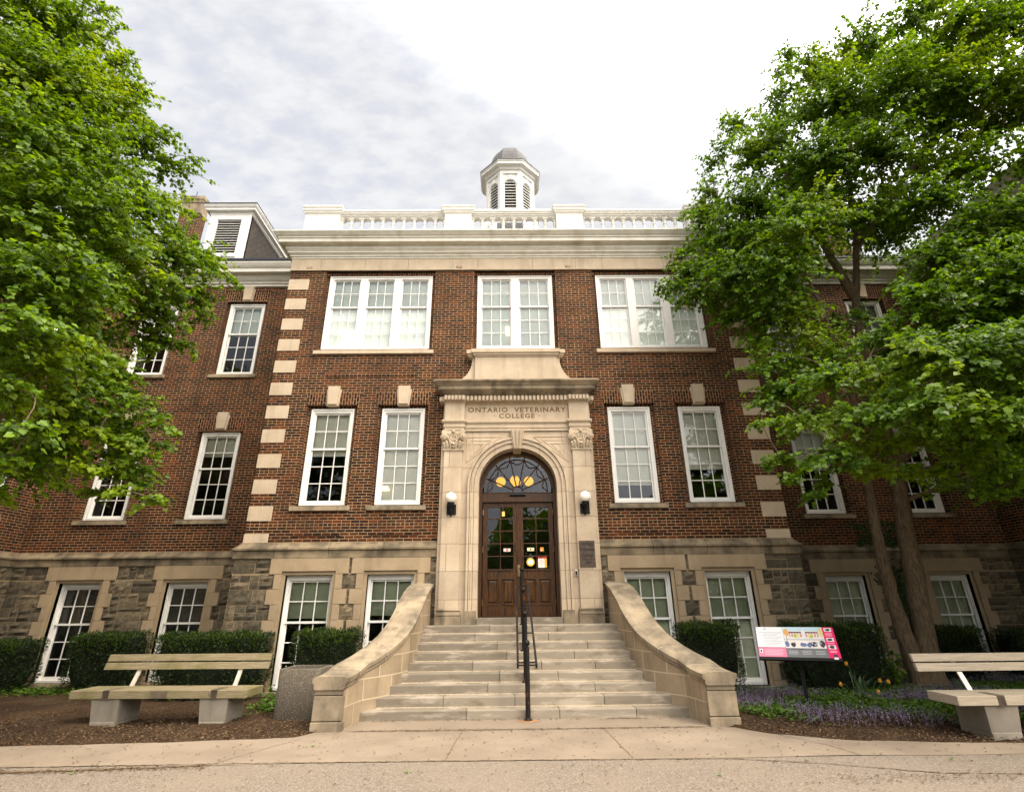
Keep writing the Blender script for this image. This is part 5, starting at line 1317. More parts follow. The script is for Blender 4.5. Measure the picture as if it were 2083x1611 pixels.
# ------------------------------------------------------------------ hedges
def hedge(x0, x1, y0, y1, top, label, n=5200, lean=0.0):
    zb = gz((x0 + x1) / 2, (y0 + y1) / 2) - .02
    o = empty('yew_hedge', ((x0 + x1) / 2, (y0 + y1) / 2, zb)); tag(o, label, 'hedge', 'clipped yew hedges along the wall')
    w, d, h = (x1 - x0) / 2, (y1 - y0) / 2, top - zb
    mb = MB(); k = .90
    rings = []
    for t, f in ((0.0, .62), (.15, .80), (.4, .95), (.85, .98), (.97, .93)):
        rings.append([(a * f + lean * t * .0, b * f, h * t * .97) for a, b in [(math.cos(u) / max(abs(math.cos(u)), abs(math.sin(u))) * w * k * random.uniform(.95, 1.03), math.sin(u) / max(abs(math.cos(u)), abs(math.sin(u))) * d * k * random.uniform(.93, 1.03)) for u in np.linspace(0, 2 * math.pi, 25)[:-1]]])
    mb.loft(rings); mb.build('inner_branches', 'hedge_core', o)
    area_t = 2 * w * 2 * d; area_s = 2 * h * (2 * w + 2 * d)
    n = int(n * (area_t + area_s) / 4.0)
    pt = area_t / (area_t + area_s)
    is_t = RNG.random(n) < pt
    P = np.zeros((n, 3)); Nn = np.zeros((n, 3))
    a = RNG.uniform(-1, 1, n); b = RNG.uniform(-1, 1, n); hh = RNG.uniform(.02, 1, n) ** .8
    P[:, 0] = a * w; P[:, 1] = b * d; P[:, 2] = h; Nn[is_t] = (0, 0, 1)
    per = RNG.uniform(0, 2 * w + 2 * d, n); fx = per < 2 * w; s = np.where(RNG.random(n) < .5, -1, 1)
    sd = ~is_t
    shr = .72 + .28 * np.clip(hh * 3.2, 0, 1)
    P[sd & fx, 0] = (a * w)[sd & fx]; P[sd & fx, 1] = (s * d * shr)[sd & fx]; P[sd & ~fx, 0] = (s * w * shr)[sd & ~fx]; P[sd & ~fx, 1] = (b * d)[sd & ~fx]
    P[sd, 2] = (hh * h)[sd]
    Nn[sd & fx, 1] = s[sd & fx]; Nn[sd & ~fx, 0] = s[sd & ~fx]
    lump = .035 * np.sin(P[:, 0] * 9 + P[:, 2] * 7) + .03 * np.sin(P[:, 1] * 11 + P[:, 0] * 5 + 1)
    P += Nn * (lump[:, None] + RNG.uniform(-.07, .02, n)[:, None])
    spr = RNG.random(n) < .04; P[spr, 2] += RNG.uniform(0, .05, spr.sum())
    A = unit(Nn * .9 + rnd_dirs(n) * .75 + np.array([0, 0, .35])); N2 = unit(rnd_dirs(n) + Nn * .4)
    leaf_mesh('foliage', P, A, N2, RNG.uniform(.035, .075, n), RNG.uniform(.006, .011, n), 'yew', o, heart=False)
    # paler new shoots along the clipped top and upper edges
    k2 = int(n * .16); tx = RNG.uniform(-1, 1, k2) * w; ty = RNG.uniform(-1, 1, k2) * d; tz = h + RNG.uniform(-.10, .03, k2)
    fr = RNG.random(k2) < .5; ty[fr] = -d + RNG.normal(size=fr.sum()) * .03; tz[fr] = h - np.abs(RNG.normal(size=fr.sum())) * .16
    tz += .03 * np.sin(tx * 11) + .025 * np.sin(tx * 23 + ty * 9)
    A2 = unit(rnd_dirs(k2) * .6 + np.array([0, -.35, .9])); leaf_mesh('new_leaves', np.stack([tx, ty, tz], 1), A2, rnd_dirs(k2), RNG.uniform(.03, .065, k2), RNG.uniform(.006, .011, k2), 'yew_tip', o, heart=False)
    return o
hedge(-13.3, -11.95, .75, 1.55, 1.02, 'dark clipped yew hedge at the foot of the left end wing')
hedge(-10.8, -9.32, .75, 1.55, 1.15, 'square clipped yew hedge between the two far left ground floor windows')
hedge(-7.75, -5.50, -.85, -.2, 1.20, 'long low clipped yew hedge directly behind the mossy bench')
hedge(-4.74, -3.50, -1.15, -.45, 1.24, 'small clipped yew hedge behind the concrete bin, left of the staircase')
hedge(3.42, 4.56, -1.15, -.45, 1.30, 'small clipped yew hedge right of the staircase')
hedge(5.85, 7.75, -.95, -.2, 1.24, 'broad clipped yew hedge behind the pink bordered sign')
hedge(10.15, 11.3, .75, 1.5, 1.08, 'clipped yew hedge right of the tree trunks below the far right window')
hedge(12.1, 13.4, .75, 1.5, .98, 'clipped yew hedge in the dark corner behind the grey bench')

# ------------------------------------------------------------------ ground cover on the right, weeds on the left
def inside_bed(x, y): return (y > np.interp(x, [3.1, 3.43, 4.17, 5.2, 6.45, 9, 14], [-3.0, -3.5, -4.15, -4.45, -4.45, -4.3, -4.0])) & (y < np.where(x < 6.7, -.25, 1.7))
n = 60000
x = RNG.uniform(3.15, 13.5, n); y = RNG.uniform(-4.6, 1.6, n); k = inside_bed(x, y)
dist_e = y - np.interp(x, [3.1, 3.43, 4.17, 5.2, 6.45, 9, 14], [-3.0, -3.5, -4.15, -4.45, -4.45, -4.3, -4.0])
patch = np.sin(x * 1.7 + 1.3 * np.sin(y * 1.9)) + np.sin(y * 2.6 + .8 * np.sin(x * 2.2)) * .8 + RNG.normal(size=n) * .35
dens = np.clip(dist_e / .5, 0, 1) * np.where(x > 8.3, .7, 1)
k &= RNG.random(n) < (.25 + .75 * dens) * .55
x, y, patch, dist_e = x[k], y[k], patch[k], dist_e[k]
zg = np.array([gz(a, b) for a, b in zip(x, y)])
green = patch < .35
def ground_leaves(name, sel, mat, smin, smax, hmax, kind_label):
    m_ = sel.sum(); rep = 2
    xx = np.repeat(x[sel], rep) + RNG.normal(size=m_ * rep) * .03; yy = np.repeat(y[sel], rep) + RNG.normal(size=m_ * rep) * .03; z_ = np.repeat(zg[sel], rep) + RNG.uniform(.0, hmax, m_ * rep)
    a = RNG.uniform(0, 2 * np.pi, m_ * rep)
    A = np.stack([np.cos(a), np.sin(a), RNG.uniform(-.1, .8, m_ * rep)], 1); Nn = unit(np.stack([RNG.normal(size=m_ * rep) * .4, RNG.normal(size=m_ * rep) * .4, np.ones(m_ * rep)], 1))
    o = leaf_mesh(name, np.stack([xx, yy, z_], 1), A, Nn, RNG.uniform(smin, smax, m_ * rep), RNG.uniform(smin, smax, m_ * rep) * .36, mat, heart=False); tag(o, kind='stuff'); return o
ground_leaves('ground_cover', green, 'ground_leaf', .03, .075, .11, '')
ground_leaves('bronze_ground_cover', ~green & (RNG.random(len(x)) < .55), 'bronze_leaf', .03, .06, .06, '')
sel = (patch > .05) & (RNG.random(len(x)) < .42); m_ = sel.sum()
P = []; A = []
sx, sy, sz = x[sel], y[sel], zg[sel]; hgt = RNG.uniform(.08, .17, m_); lx, ly = RNG.normal(size=m_) * .12, RNG.normal(size=m_) * .12
for j in range(11):
    t = (j + 1) / 11; a = RNG.uniform(0, 2 * np.pi, m_)
    P.append(np.stack([sx + lx * hgt * t, sy + ly * hgt * t, sz + .02 + hgt * t], 1)); A.append(np.stack([np.cos(a), np.sin(a), np.full(m_, .35)], 1))
P = np.concatenate(P); A = np.concatenate(A); nn = len(P)
o = leaf_mesh('purple_bugle_flowers', P, A, unit(rnd_dirs(nn) + np.array([0, 0, 1])), RNG.uniform(.010, .022, nn), RNG.uniform(.006, .011, nn), 'purple', heart=False); tag(o, kind='stuff')
# sparse weeds below the left windows
n = 3200; x = np.concatenate([RNG.normal(-11.2, .7, n // 3), RNG.normal(-9.3, .5, n // 6), RNG.normal(-4.55, .25, n // 3), RNG.normal(-7.8, .9, n - 2 * (n // 3) - n // 6)]); y = np.concatenate([RNG.normal(.9, .25, n // 3), RNG.normal(.4, .2, n // 6), RNG.normal(-1.7, .45, n // 3), RNG.normal(.2, .5, n - 2 * (n // 3) - n // 6)])
zg = np.array([gz(a, b) for a, b in zip(x, y)]); a = RNG.uniform(0, 2 * np.pi, n)
o = leaf_mesh('weeds', np.stack([x, y, zg + RNG.uniform(0, .16, n) * RNG.random(n)], 1), np.stack([np.cos(a), np.sin(a), RNG.uniform(0, .9, n)], 1), unit(rnd_dirs(n) * .5 + np.array([0, 0, 1])), RNG.uniform(.04, .09, n), RNG.uniform(.012, .03, n), 'ground_leaf', heart=False); tag(o, kind='stuff')

def plant(name, loc, label, cat): o = empty(name, loc); tag(o, label, cat); return o
# tulips
tp = plant('tulip_clump', (6.55, -1.75, .02), 'clump of long drooping leaves with five yellow tulips in front of the dark hedge', 'flowers')
mb = MB(); rs = random.Random(4)
for k in range(26):
    a = rs.uniform(0, 6.28); L = rs.uniform(.42, .80); out = rs.uniform(.12, .45); b0 = Vector((rs.uniform(-.12, .12), rs.uniform(-.08, .08), 0)); d = Vector((math.cos(a), math.sin(a) * .7, 0)); s = Vector((-d.y, d.x, 0)) * rs.uniform(.010, .02)
    pts = [b0 + d * out * t * t + Vector((0, 0, L * (t - .42 * t ** 3))) for t in (0, .25, .5, .75, 1)]
    for p0, p1, w0, w1 in zip(pts[:-1], pts[1:], (.8, 1, .9, .6), (1, .9, .6, .05)): mb.face([tuple(p0 - s * w0), tuple(p0 + s * w0), tuple(p1 + s * w1), tuple(p1 - s * w1)])
mb.build('leaves', 'blade', tp, fix=False)
for fx, fz, ln in ((-.30, .56, .05), (.24, .27, .1), (.40, .25, .1), (.10, .10, .2), (-.52, .22, .1)):
    mb = MB(); fy = -.12 - ln
    mb.tube([(fx * .3, fy * .3, 0), (fx * .8, fy * .8, fz * .9 + .06), (fx, fy, fz + .02)], .006, 5, 0)
    mb.lathe(fx, fy, [(.008, 0), (.028, .012), (.034, .035), (.030, .06), (.014, .078)], 6, 1, z0=fz)
    mb.build('tulip_flower', ['blade', 'tulip'], tp, smooth=True)
# sapling beside the trunk
def leafy_shoot(root, stems, nl, size, mat, spread=.10, heart=True):
    mb = MB(); P = []; A = []
    for pts, r in stems: mb.tube(pts, [r, r * .7, r * .4][:len(pts)] if len(pts) == 3 else r, 5)
    mb.build('stem', 'twig', root)
    for pts, r in stems:
        pts = [np.array(p) for p in pts]
        for _ in range(nl):
            t = RNG.uniform(.25, 1) * (len(pts) - 1); i = min(int(t), len(pts) - 2); p = pts[i] + (pts[i + 1] - pts[i]) * (t - i)
            d = rnd_dirs(1)[0]; P.append(p + d * spread * RNG.random()); A.append(d + np.array([0, 0, -.25]))
    P, A = np.array(P), np.array(A); n = len(P)
    leaf_mesh('leaves', P, A, unit(rnd_dirs(n) * .7 + np.array([0, -.4, .8])), RNG.uniform(size * .6, size, n), RNG.uniform(size * .28, size * .46, n), mat, root, heart=heart)
sp = plant('tree_sapling', (8.0, -.35, -.05), 'slender leafy sapling growing left of the two tree trunks', 'sapling')
leafy_shoot(sp, [([(0, 0, 0), (-.08, -.05, .6), (-.15, -.1, 1.05)], .012), ([(0, 0, 0), (.10, -.1, .4), (.16, -.15, .75)], .009), ([(0, 0, .2), (-.22, -.1, .5), (-.32, -.15, .62)], .008), ([(0, 0, 0), (.05, -.2, .3), (.12, -.3, .45)], .008)], 46, .11, 'leaf_r', .14)
wf = plant('white_flower_stalk', (-4.32, -2.55, .0), 'thin stalk of tiny white flowers left of the concrete bin', 'flowers')
leafy_shoot(wf, [([(0, 0, 0), (.02, 0, .35), (.05, 0, .72)], .005)], 60, .03, 'whiteflower', .035, False)
lf = plant('leafy_weed', (-4.45, -2.2, -.02), 'bushy green weed behind the left side of the concrete bin', 'weed')
leafy_shoot(lf, [([(0, 0, 0), (.05, 0, .25), (.1, 0, .45)], .006), ([(0, 0, 0), (-.15, 0, .2), (-.25, .1, .34)], .006), ([(0, 0, 0), (.2, -.1, .2), (.28, -.1, .3)], .006)], 60, .07, 'ground_leaf', .16)
# ivy climbing the right wing wall
iv = plant('wall_ivy', (10.4, 1.78, -.05), 'dark ivy climbing the stone and brick wall behind the tree trunks', 'ivy')
mb = MB(); P = []
rs = random.Random(9)
for k in range(9):
    x, z = rs.uniform(-.35, .35), 0.0; pts = [(x, 0, z)]
    while z < rs.uniform(2.2, 4.6): x += rs.uniform(-.10, .10); z += rs.uniform(.12, .25); pts.append((x, (.02 if z < 2.7 else .07), z))
    mb.tube(pts, .008, 4)
    for p in pts:
        for _ in range(rs.randint(4, 11) if p[2] > .9 else 3): P.append((p[0] + rs.gauss(0, .10), p[1] - abs(rs.gauss(0, .03)) - .01, p[2] + rs.gauss(0, .08)))
for _ in range(260): P.append((rs.uniform(-.9, .8), .06, rs.uniform(3.15, 3.9) + .05))
mb.build('stem', 'twig', iv); P = np.array(P); n = len(P)
leaf_mesh('leaves', P, np.stack([RNG.normal(size=n) * .6, RNG.normal(size=n) * .2 - .15, -np.ones(n)], 1), unit(rnd_dirs(n) * .4 + np.array([0, -1, .2])), RNG.uniform(.05, .10, n), RNG.uniform(.025, .045, n), 'ivy', iv)

# ------------------------------------------------------------------ litter and chips
M['chip'] = mat_leaf('bark_chips', (.030, .015, .006), (.22, .135, .068), .0, .95)
M['dry'] = mat_leaf('dry_litter', (.06, .036, .016), (.17, .10, .045), .0, .9)
n = 22000; sidex = RNG.random(n) < .52
x = np.where(sidex, RNG.uniform(-11, -3.0, n), RNG.uniform(3.1, 11, n)); e = np.where(sidex, np.interp(x, [-9, -7.27, -5.3, -3.33, -3.1], [-4.68, -4.62, -4.53, -4.32, -3.95]), np.interp(x, [3.1, 3.43, 4.17, 5.2, 6.45, 9], [-3.98, -4.44, -4.86, -5.05, -5.18, -5.3]))
y = e + np.abs(RNG.normal(size=n)) * 1.3 - .05 * RNG.random(n); zg = np.array([max(gz(a, b), .004) for a, b in zip(x, y)]); a = RNG.uniform(0, 6.28, n)
o = leaf_mesh('mulch_chips', np.stack([x, y, zg + RNG.uniform(0, .02, n)], 1), np.stack([np.cos(a), np.sin(a), RNG.normal(size=n) * .35], 1), unit(rnd_dirs(n) * .5 + np.array([0, 0, 1])), RNG.uniform(.012, .05, n), RNG.uniform(.003, .010, n), 'chip', heart=False); tag(o, kind='stuff')
n = 1500; x = RNG.uniform(-8, 8, n); y = RNG.uniform(-7.2, -4.1, n)
nx_ = 500; x = np.concatenate([x, RNG.uniform(-2.5, 2.6, nx_)]); y = np.concatenate([y, np.where(RNG.random(nx_) < .6, RNG.normal(-4.03, .03, nx_), RNG.normal(-3.38, .015, nx_))]); n += nx_; a = RNG.uniform(0, 6.28, n)
xs_ = RNG.uniform(-9, -3.8, 900); x = np.concatenate([x, xs_, RNG.uniform(3.2, 6.5, 350)]); y = np.concatenate([y, -5.86 + .05 * np.sin(xs_ * 1.3) + RNG.normal(size=900) * .045, -6.55 + RNG.normal(size=350) * .09]); n = len(x); a = RNG.uniform(0, 6.28, n)
ok = ~((np.abs(x) > 3.0) & (y > -4.7)); x, y, a = x[ok], y[ok], a[ok]; n = len(x)
o = leaf_mesh('leaf_litter', np.stack([x, y, np.where((y > -4.0) & (np.abs(x) < 2.8), .020, .008) + RNG.uniform(0, .006, n)], 1), np.stack([np.cos(a), np.sin(a), RNG.normal(size=n) * .12], 1), unit(rnd_dirs(n) * .25 + np.array([0, 0, 1])), RNG.uniform(.012, .045, n), RNG.uniform(.003, .012, n), 'dry', heart=False); tag(o, kind='stuff')
M['fresh'] = mat_leaf('fresh_fallen_leaves', (.06, .14, .02), (.12, .22, .03), .1)
x = np.array([-2.9, 3.2, -5.2, 2.0, 4.9, -1.4]); y = np.array([-4.9, -5.9, -6.0, -6.4, -5.9, -6.1]); n = 6; a = RNG.uniform(0, 6.28, n)
o = leaf_mesh('fallen_green_leaves', np.stack([x, y, np.full(n, .012)], 1), np.stack([np.cos(a), np.sin(a), np.zeros(n) + .1], 1), np.tile(np.array([[.1, 0, 1.]]), (n, 1)), np.full(n, .055), np.full(n, .024), 'fresh'); tag(o, kind='stuff')

# clumps of foliage: x, y, z, radius in metres
RIGHT=[(11.38,-3.5,17.02,1.2),(10.37,-2.5,17.25,1.1),(11.84,-4,15.82,1.3),(13.17,-4,16.22,1.4),(9.69,-1.5,17.77,1.0),(8.68,-1.2,16.81,0.8),(8.75,-3,14.25,1.3),(10.02,-3.5,14.25,1.4),(11.4,-3.5,14.07,1.4),(12.27,-4,13.42,1.4),(14.02,-4,14.67,1.5),(7.44,-0.8,16.09,0.75),(6.69,-0.8,14.93,0.6),(7.25,-2,13.82,1.1),(8.03,-2.8,12.43,1.3),(9.13,-3.2,12.17,1.2),(11.21,-3,13.51,0.9),(5.94,-1,13.06,0.75),(6.43,-2,11.69,1.2),(7.07,-3,10.33,1.2),(8.82,-2.2,11.01,0.9),(8.6,-0.5,14.01,1.0),(11.68,0.2,17.13,1.2),(14.76,0,20.37,1.3),(5.39,-1.3,11.11,0.7),(4.76,-1.8,9.85,0.7),(4.02,-2,9.11,0.45),(3.62,-2.1,9.05,0.28),(5.38,-2.5,9.12,1.0),(6.13,-3.2,8.63,1.0),(4.24,-2.1,8.69,0.42),(5.08,-2.2,8.07,0.5),(5.1,-1.8,8.73,0.5),(9.73,-4,9.2,0.8),(10.34,-4.5,9.16,1.0),(8.84,-4,8.43,1.0),(8.66,-5,7.35,1.0),(8.8,-5.5,7.0,1.1),(9.96,-2.5,10.75,0.7),(11.84,-4,9.05,1.3),(5.53,-2.6,7.31,0.6),(5.46,-3,6.5,0.7),(6.56,-2.5,6.86,0.8),(5.52,-3.2,5.73,0.6),(5.02,-3.3,5.48,0.4),(5.86,-4.3,5.57,0.8),(5.05,-4.4,4.68,0.6),(4.6,-4.2,4.11,0.35),(4.4,-4.2,4.02,0.25),(5.08,-4.8,3.94,0.6),(5.61,-5,4.55,0.75),(5.32,-5,3.76,0.4),(5.03,-4.6,3.57,0.3),(6.35,-5.5,5.48,0.9),(6.64,-6,5.14,0.95),(7.49,-6,5.39,1.0),(6.04,-6,4.42,0.75),(6.42,-6.3,4.16,0.75),(6.94,-6.3,4.15,0.7),(6.68,-5.5,3.81,0.5),(7.12,-5.5,3.58,0.5),(6.41,-5,4.2,0.5),(7.45,-4.8,6.84,0.8),(6.59,-4.7,6.18,0.6),(7.91,-5,6.51,0.8),(8.46,-5.3,6.53,0.8),(8.48,-5.5,5.11,1.0),(7.64,-5.2,3.42,0.35),(7.25,-4.5,3.58,0.4),(8.35,-0.9,8.65,0.6),(7.42,-1.2,8.79,0.6),(5.98,-4.9,4.15,0.5),(6.1,-5.3,4.69,0.6),(8.17,-5.5,3.95,0.8),(12.75,-3.5,11.85,0.8),(5.86,-2,10.71,0.9),(7.14,-1.2,11.35,1.0),(5.57,-1.2,12.05,0.7),(7.63,-1.5,10.45,1.0),(4.6,-1.5,9.83,0.5),(5.74,-2.6,8.09,0.8),(6.28,-2.8,7.84,0.8),(4.52,-2.4,8.77,0.5),(6.62,-3.4,6.53,0.7),(6.37,-3,7.22,0.6),(4.59,-4.4,3.71,0.25),(4.8,-4.5,3.39,0.22),(5.75,-4.8,3.68,0.35),(6.55,-5,3.63,0.4),(7.12,-5.2,3.27,0.35),(8.56,-1.0,15.75,0.9),(8.32,-2.4,14.5,0.9),(10.98,-1.5,16.0,1.0),(11.86,-1.5,13.77,0.9),(6.09,-3.6,9.41,0.8),(4.58,-3.8,4.89,0.35),(5.34,-3.2,5.84,0.5),(6.79,-4.2,3.82,0.4),(8.7,-3,4.92,0.7),(10.01,-3,4.91,0.8),(10.16,-3,7.07,0.9),(8.1,-2.5,8.0,0.4),(7.1,-1.4,13.89,0.9),(9.37,-0.6,18.77,0.6),(7.22,-0.4,16.67,0.5),(6.4,-0.5,14.83,0.5),(5.62,-0.9,12.68,0.6),(9.91,-0.4,20.06,0.5),(10.33,-1.2,17.72,0.9),(4.59,-1.4,10.54,0.5),(8.34,-1.0,12.58,1.1),(9.28,-1.4,12.58,1.0),(11.82,-1.2,18.42,1.0),(7.06,-1.0,10.49,0.9),(6.06,-0.9,10.91,0.8),(6.03,-1.5,9.06,0.7),(11.83,-2.0,15.38,1.1),(13.44,-2.4,16.74,1.1),(12.64,-3,13.42,1.0),(10.89,-1.2,12.76,0.8),(9.43,-2,6.19,0.9),(10.15,-2,5.58,0.9),(8.26,-2.4,6.28,0.7),(11.25,-1.5,6.91,1.0)]
LEFT=[(-10.05,-6,13.02,1.3),(-9.61,-5.5,13.49,1.1),(-8.99,-6.5,10.61,1.2),(-8.59,-6,11.21,1.1),(-9.0,-5,13.1,0.55),(-8.39,-5,12.24,0.5),(-8.01,-5.4,11.02,0.8),(-7.69,-7,8.51,1.1),(-7.68,-6.2,9.28,1.1),(-7.85,-5,10.72,0.7),(-7.38,-4.8,10.39,0.65),(-7.05,-4.5,10.78,0.3),(-7.3,-7,7.24,1.0),(-6.88,-6.5,7.59,1.0),(-6.93,-5.5,8.59,0.9),(-7.13,-4.8,9.35,0.42),(-6.91,-4.6,8.53,0.55),(-6.17,-4.3,8.16,0.5),(-5.8,-4.2,7.81,0.25),(-6.46,-5.2,7.72,0.85),(-6.58,-6,6.92,0.95),(-6.48,-7,6.11,0.95),(-6.73,-7.3,5.82,0.9),(-6.27,-4.5,7.33,0.55),(-6.68,-5,6.86,0.65),(-6.67,-4.6,6.32,0.45),(-6.33,-4.4,6.32,0.32),(-6.24,-7.3,4.94,0.85),(-6.25,-6.8,5.52,0.5),(-6.17,-7,4.6,0.6),(-6.2,-7.3,4.2,0.6),(-6.37,-6.4,4.43,0.5),(-6.23,-6,4.71,0.45),(-5.88,-5.8,4.63,0.38),(-5.55,-5.6,4.31,0.28),(-6.28,-6.2,4.07,0.5),(-5.89,-6,3.99,0.4),(-5.52,-5.8,3.83,0.3),(-5.83,-5.8,3.65,0.35),(-5.35,-5.6,3.19,0.24),(-5.98,-6.2,3.51,0.35),(-5.72,-5.9,3.27,0.22),(-5.09,-8.2,3.34,0.38),(-5.06,-8.2,3.05,0.25),(-4.82,-8.3,3.36,0.2),(-6.17,-4.3,7.02,0.3),(-7.82,-6,6.37,0.9),(-8.42,-5.5,7.93,1.1),(-10.4,-6,10.75,1.4),(-9.3,-6,7.84,1.4),(-7.85,-6.5,5.23,1.2),(-7.07,-5.4,5.99,0.5),(-7.38,-5.5,3.78,0.5),(-7.17,-6,3.23,0.3),(-8.52,-5.2,5.46,0.7),(-9.38,-4.9,10.03,1.2),(-6.47,-5.6,5.21,0.45),(-7.08,-6,5.49,0.7),(-6.7,-5.5,4.43,0.5),(-6.29,-5.3,4.37,0.42),(-5.82,-5.4,3.67,0.34),(-6.26,-5.6,3.67,0.4),(-5.72,-5.2,4.12,0.26),(-7.21,-6,4.52,0.7),(-6.66,-6,3.92,0.55),(-6.92,-6.2,3.59,0.5),(-6.35,-4.9,7.89,0.45),(-6.1,-5.3,6.81,0.6),(-6.52,-5.2,5.9,0.35),(-9.68,-5.2,14.64,0.6),(-10.84,-4.8,13.72,1.0),(-8.9,-5.0,12.32,0.6),(-7.46,-5,11.0,0.4),(-6.88,-4.8,6.62,0.5),(-6.54,-4.7,6.62,0.4),(-7.16,-4.9,7.08,0.5),(-6.55,-5.4,4.59,0.42),(-5.89,-5.4,4.54,0.34),(-6.22,-5.5,3.92,0.4),(-5.98,-5.4,4.14,0.34),(-6.47,-5.3,5.05,0.34),(-6.15,-5.7,3.28,0.25),(-5.62,-5.5,3.43,0.26),(-6.94,-5.8,5.25,0.5),(-8.38,-5.6,7.02,0.9),(-10.33,-4.6,11.61,1.1),(-9.95,-4.2,13.03,0.9)]

# ------------------------------------------------------------------ trees
def curve_pts(a, b, n, sag, wob):
    a, b = np.array(a, float), np.array(b, float); d = b - a; L = np.linalg.norm(d)
    off = RNG.normal(size=3) * wob * L; pts = []
    for i in range(n + 1):
        t = i / n; p = a + d * t + off * math.sin(math.pi * t) + np.array([0, 0, sag * L * math.sin(math.pi * t)]); pts.append(tuple(p))
    return pts
def tree(name, base, trunks, clumps, label, leafmat, leaf=(.042, .10), dens=80, fork_pts=None):
    root = empty(name, base); tag(root, label, 'tree')
    b = np.array(base)
    tm = MB()
    nodes = []
    for pts, r0, r1 in trunks:
        n = len(pts); rads = [r0 + (r1 - r0) * (i / (n - 1)) ** .8 for i in range(n)]
        # refine the path so the bark outline is irregular
        fine, fr = [], []
        for i in range(n - 1):
            for k in range(5):
                t = k / 5; p = np.array(pts[i]) * (1 - t) + np.array(pts[i + 1]) * t
                fine.append(tuple(p + RNG.normal(size=3) * rads[i] * .05 - b)); fr.append((rads[i] * (1 - t) + rads[i + 1] * t) * RNG.uniform(.94, 1.07))
        fine.append(tuple(np.array(pts[-1]) - b)); fr.append(rads[-1])
        if pts[0][2] < .5: fr[0] *= 1.3; fr[1] *= 1.08
        tm.tube(fine, fr, 14)
        for p, r in zip(fine, fr):
            if p[2] > 2.2: nodes.append((np.array(p) + b, r))
    NP = np.array([q[0] for q in nodes]); NR = [q[1] for q in nodes]
    P_all, A_all, N_all = [], [], []
    tw = MB()
    for c in sorted(clumps, key=lambda q: -q[3]):
        cc = np.array(c[:3]); r = c[3] * 1.1
        # limb from the nearest lower node
        d = NP - cc; cost = np.linalg.norm(d, axis=1) + np.maximum(0, d[:, 2] + .3) * 1.6
        i = int(np.argmin(cost)); s = NP[i]
        rl = max(.012, min(NR[i] * .6, .028 + .012 * r + .010 * np.linalg.norm(s - cc)))
        pts = curve_pts(s, cc, 6, .05, .06); rr = [rl * (1 - .72 * k / 6) for k in range(7)]
        tm.tube([tuple(np.array(p) - b) for p in pts], rr, 6)
        for p, q in zip(pts[2:], rr[2:]): NP = np.vstack([NP, np.array(p)]); NR.append(q)
        nt = max(14, int(dens * r * r * (.8 if cc[2] > 12.5 else 1.0) * (1.5 if r < .65 else 1.0))); ax = unit((cc - np.array([b[0], b[1], cc[2] - 1.0]))[None])[0]
        flat = .30 if cc[2] < 6.5 else .6
        D = unit(rnd_dirs(nt) * np.array([1, 1, flat]) + ax * .35)
        st = cc + rnd_dirs(nt) * np.array([1, 1, min(1, flat * 1.5)]) * r * .5 * RNG.random((nt, 1)); ln = r * RNG.uniform(.45, 1.05, nt)
        for k in range(nt):
            n = max(6, int(ln[k] / .026)); t = np.sort(RNG.random(n)) ** .85
            droop = np.array([0, 0, -.32 * ln[k]])
            pp = st[k] + D[k] * (ln[k] * t)[:, None] + droop * (t ** 2)[:, None]
            side = unit(np.cross(D[k], np.array([0, 0, 1.0]))[None])[0]; sg = np.where(RNG.random(n) < .5, -1, 1)
            A = side * sg[:, None] * .8 + D[k] * .55 + np.array([0, 0, -.55]) + RNG.normal(size=(n, 3)) * .35
            Nn = np.array([0, 0, .9]) + ax * .45 + np.array([0, -.25, 0]) + RNG.normal(size=(n, 3)) * .42
            P_all.append(pp + RNG.normal(size=(n, 3)) * .02 - b); A_all.append(A); N_all.append(Nn)
            if k % 2 == 0:
                e = [st[k] + D[k] * ln[k] * q + droop * q * q - b for q in (0, .5, .95)]
                tw.tube([tuple(q) for q in e], [.007, .005, .002], 3)
    tm.build('trunk', 'bark', root, smooth=True)
    tw.build('bare_twigs_foliage', 'twig', root, fix=False)
    P = np.concatenate(P_all); A = np.concatenate(A_all); N2 = unit(np.concatenate(N_all)); n = len(P)
    L = RNG.uniform(leaf[0], leaf[1], n)
    leaf_mesh('crown', P, A, N2, L, L * RNG.uniform(.42, .52, n), leafmat, root)
    print(name, 'leaves', n)
    return root
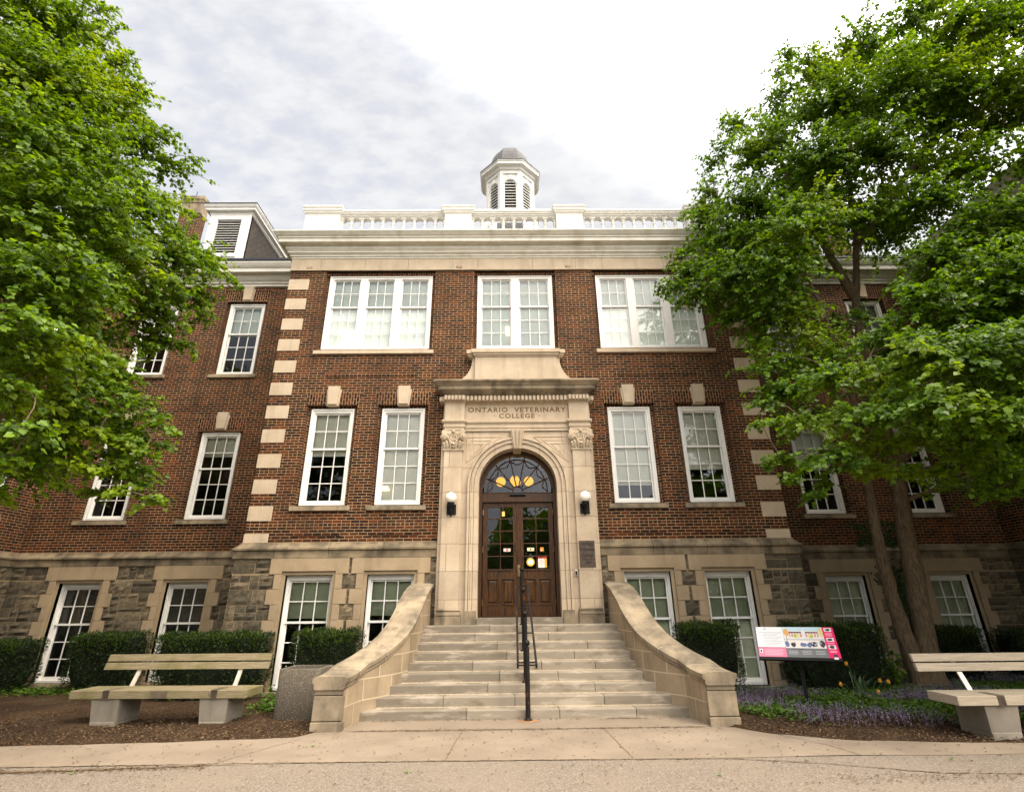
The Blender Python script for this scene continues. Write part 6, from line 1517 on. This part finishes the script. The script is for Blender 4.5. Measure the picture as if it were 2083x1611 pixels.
# hidden and out-of-view crown sides, added for fullness and to shade the wings
RIGHT_REST = [(12.6, -1.2, 6.5, 1.2), (12.2, -2.6, 8.2, 1.3), (11.0, -.6, 12.2, 1.3), (9.9, -.2, 14.6, 1.2), (10.6, -.4, 8.0, 1.2), (11.4, -4.6, 5.0, 1.2), (10.4, -5.4, 6.6, 1.2), (12.6, -4.4, 7.4, 1.3), (10.0, -2.4, 4.8, 1.0), (11.4, -1.2, 4.4, 1.0), (9.6, -3.6, 10.4, 1.1), (10.8, -3.4, 11.6, 1.2), (10.6, -4.6, 8.6, 1.1), (9.8, -5.6, 4.6, .9), (8.6, -6.2, 5.8, .9), (7.6, -.2, 6.2, .8), (8.1, -.3, 5.2, .7), (9.4, -2.9, 5.2, .8)]
LEFT_REST = [(-12.0, -3.2, 6.0, 1.3), (-11.6, -6.4, 6.4, 1.3), (-12.2, -4.8, 8.4, 1.4), (-10.4, -3.4, 8.6, 1.3), (-10.8, -6.4, 9.6, 1.3), (-9.8, -4.4, 11.0, 1.3), (-11.8, -3.6, 10.8, 1.2), (-8.6, -6.4, 10.4, 1.2), (-12.4, -2.2, 7.6, 1.1), (-11.0, -2.2, 5.0, 1.0), (-9.6, -7.4, 7.6, 1.2), (-9.0, -7.6, 5.4, 1.0), (-9.6, -2.6, 6.8, 1.0), (-9.4, -3.4, 4.2, .8), (-10.6, -2.0, 9.4, 1.0), (-9.2, -3.6, 9.6, 1.0), (-12.2, -5.6, 4.6, 1.0), (-9.0, -2.6, 5.4, .7)]
tree('broadleaf_tree', (8.95, -.4, -.05),
     [([(8.98, -.40, -.15), (9.0, -.40, .8), (9.13, -.42, 2.0), (9.28, -.45, 3.5), (9.36, -.55, 4.6), (9.2, -.8, 6.0), (9.1, -.95, 6.8), (8.98, -1.15, 8.2), (9.05, -1.3, 9.2), (9.35, -1.5, 10.8), (9.5, -1.7, 12.5), (9.9, -1.9, 14.5), (10.4, -2, 16.5)], .25, .03),
      ([(8.66, -.42, -.15), (8.60, -.40, .8), (8.55, -.38, 1.7), (8.54, -.38, 2.75), (8.62, -.42, 4.0), (8.45, -.9, 5.2), (8.1, -1.5, 6.6), (7.6, -2.0, 8.2), (7.2, -2.2, 10.0)], .20, .03),
      ([(9.05, -1.3, 9.2), (8.5, -1.5, 10.6), (7.9, -1.7, 12.4), (7.6, -1.7, 14.5)], .13, .025), ([(9.36, -.55, 4.8), (9.9, -1.8, 6.0), (10.3, -3.0, 7.4), (11.0, -3.8, 9.4)], .14, .03), ([(9.2, -.8, 6.0), (8.7, -2.6, 5.9), (7.8, -4.2, 5.6)], .10, .03), ([(9.35, -1.5, 10.8), (10.6, -2.3, 12.4), (12.0, -3, 14.0)], .11, .03)],
     RIGHT + RIGHT_REST, 'tall leafy tree with two bark trunks standing behind the pale grey bench', 'leaf_r')
tree('broadleaf_tree', (-10.6, -4.8, -.05),
     [([(-10.6, -4.8, -.15), (-10.5, -4.8, 1.5), (-10.4, -4.9, 3.2), (-10.0, -5.0, 5.2), (-9.6, -5.1, 7.5), (-9.2, -5.3, 9.8), (-8.9, -5.5, 11.5)], .34, .04), ([(-10.4, -4.9, 3.2), (-9.0, -5.2, 4.2), (-7.8, -5.4, 4.8)], .13, .03), ([(-10.0, -5.0, 5.2), (-8.4, -5.0, 6.6), (-7.0, -4.9, 7.8)], .14, .03)],
     LEFT + LEFT_REST, 'leafy tree whose bright crown fills the upper left corner above the mossy bench', 'leaf_l', leaf=(.038, .094), dens=74)

# far trees across the road behind the viewer, seen only mirrored in the glass
n = 9000; x = RNG.uniform(-55, 55, n); hgt = 9 + 3.5 * np.sin(x * .35) + 2.5 * np.sin(x * .9 + 2); z = hgt * RNG.random(n) ** .8; y = -42 + RNG.uniform(-4, 4, n)
o = leaf_mesh('distant_treeline', np.stack([x, y, z], 1), rnd_dirs(n), rnd_dirs(n), RNG.uniform(.8, 1.8, n), RNG.uniform(.4, .8, n), 'leaf_r', heart=False); tag(o, kind='stuff')
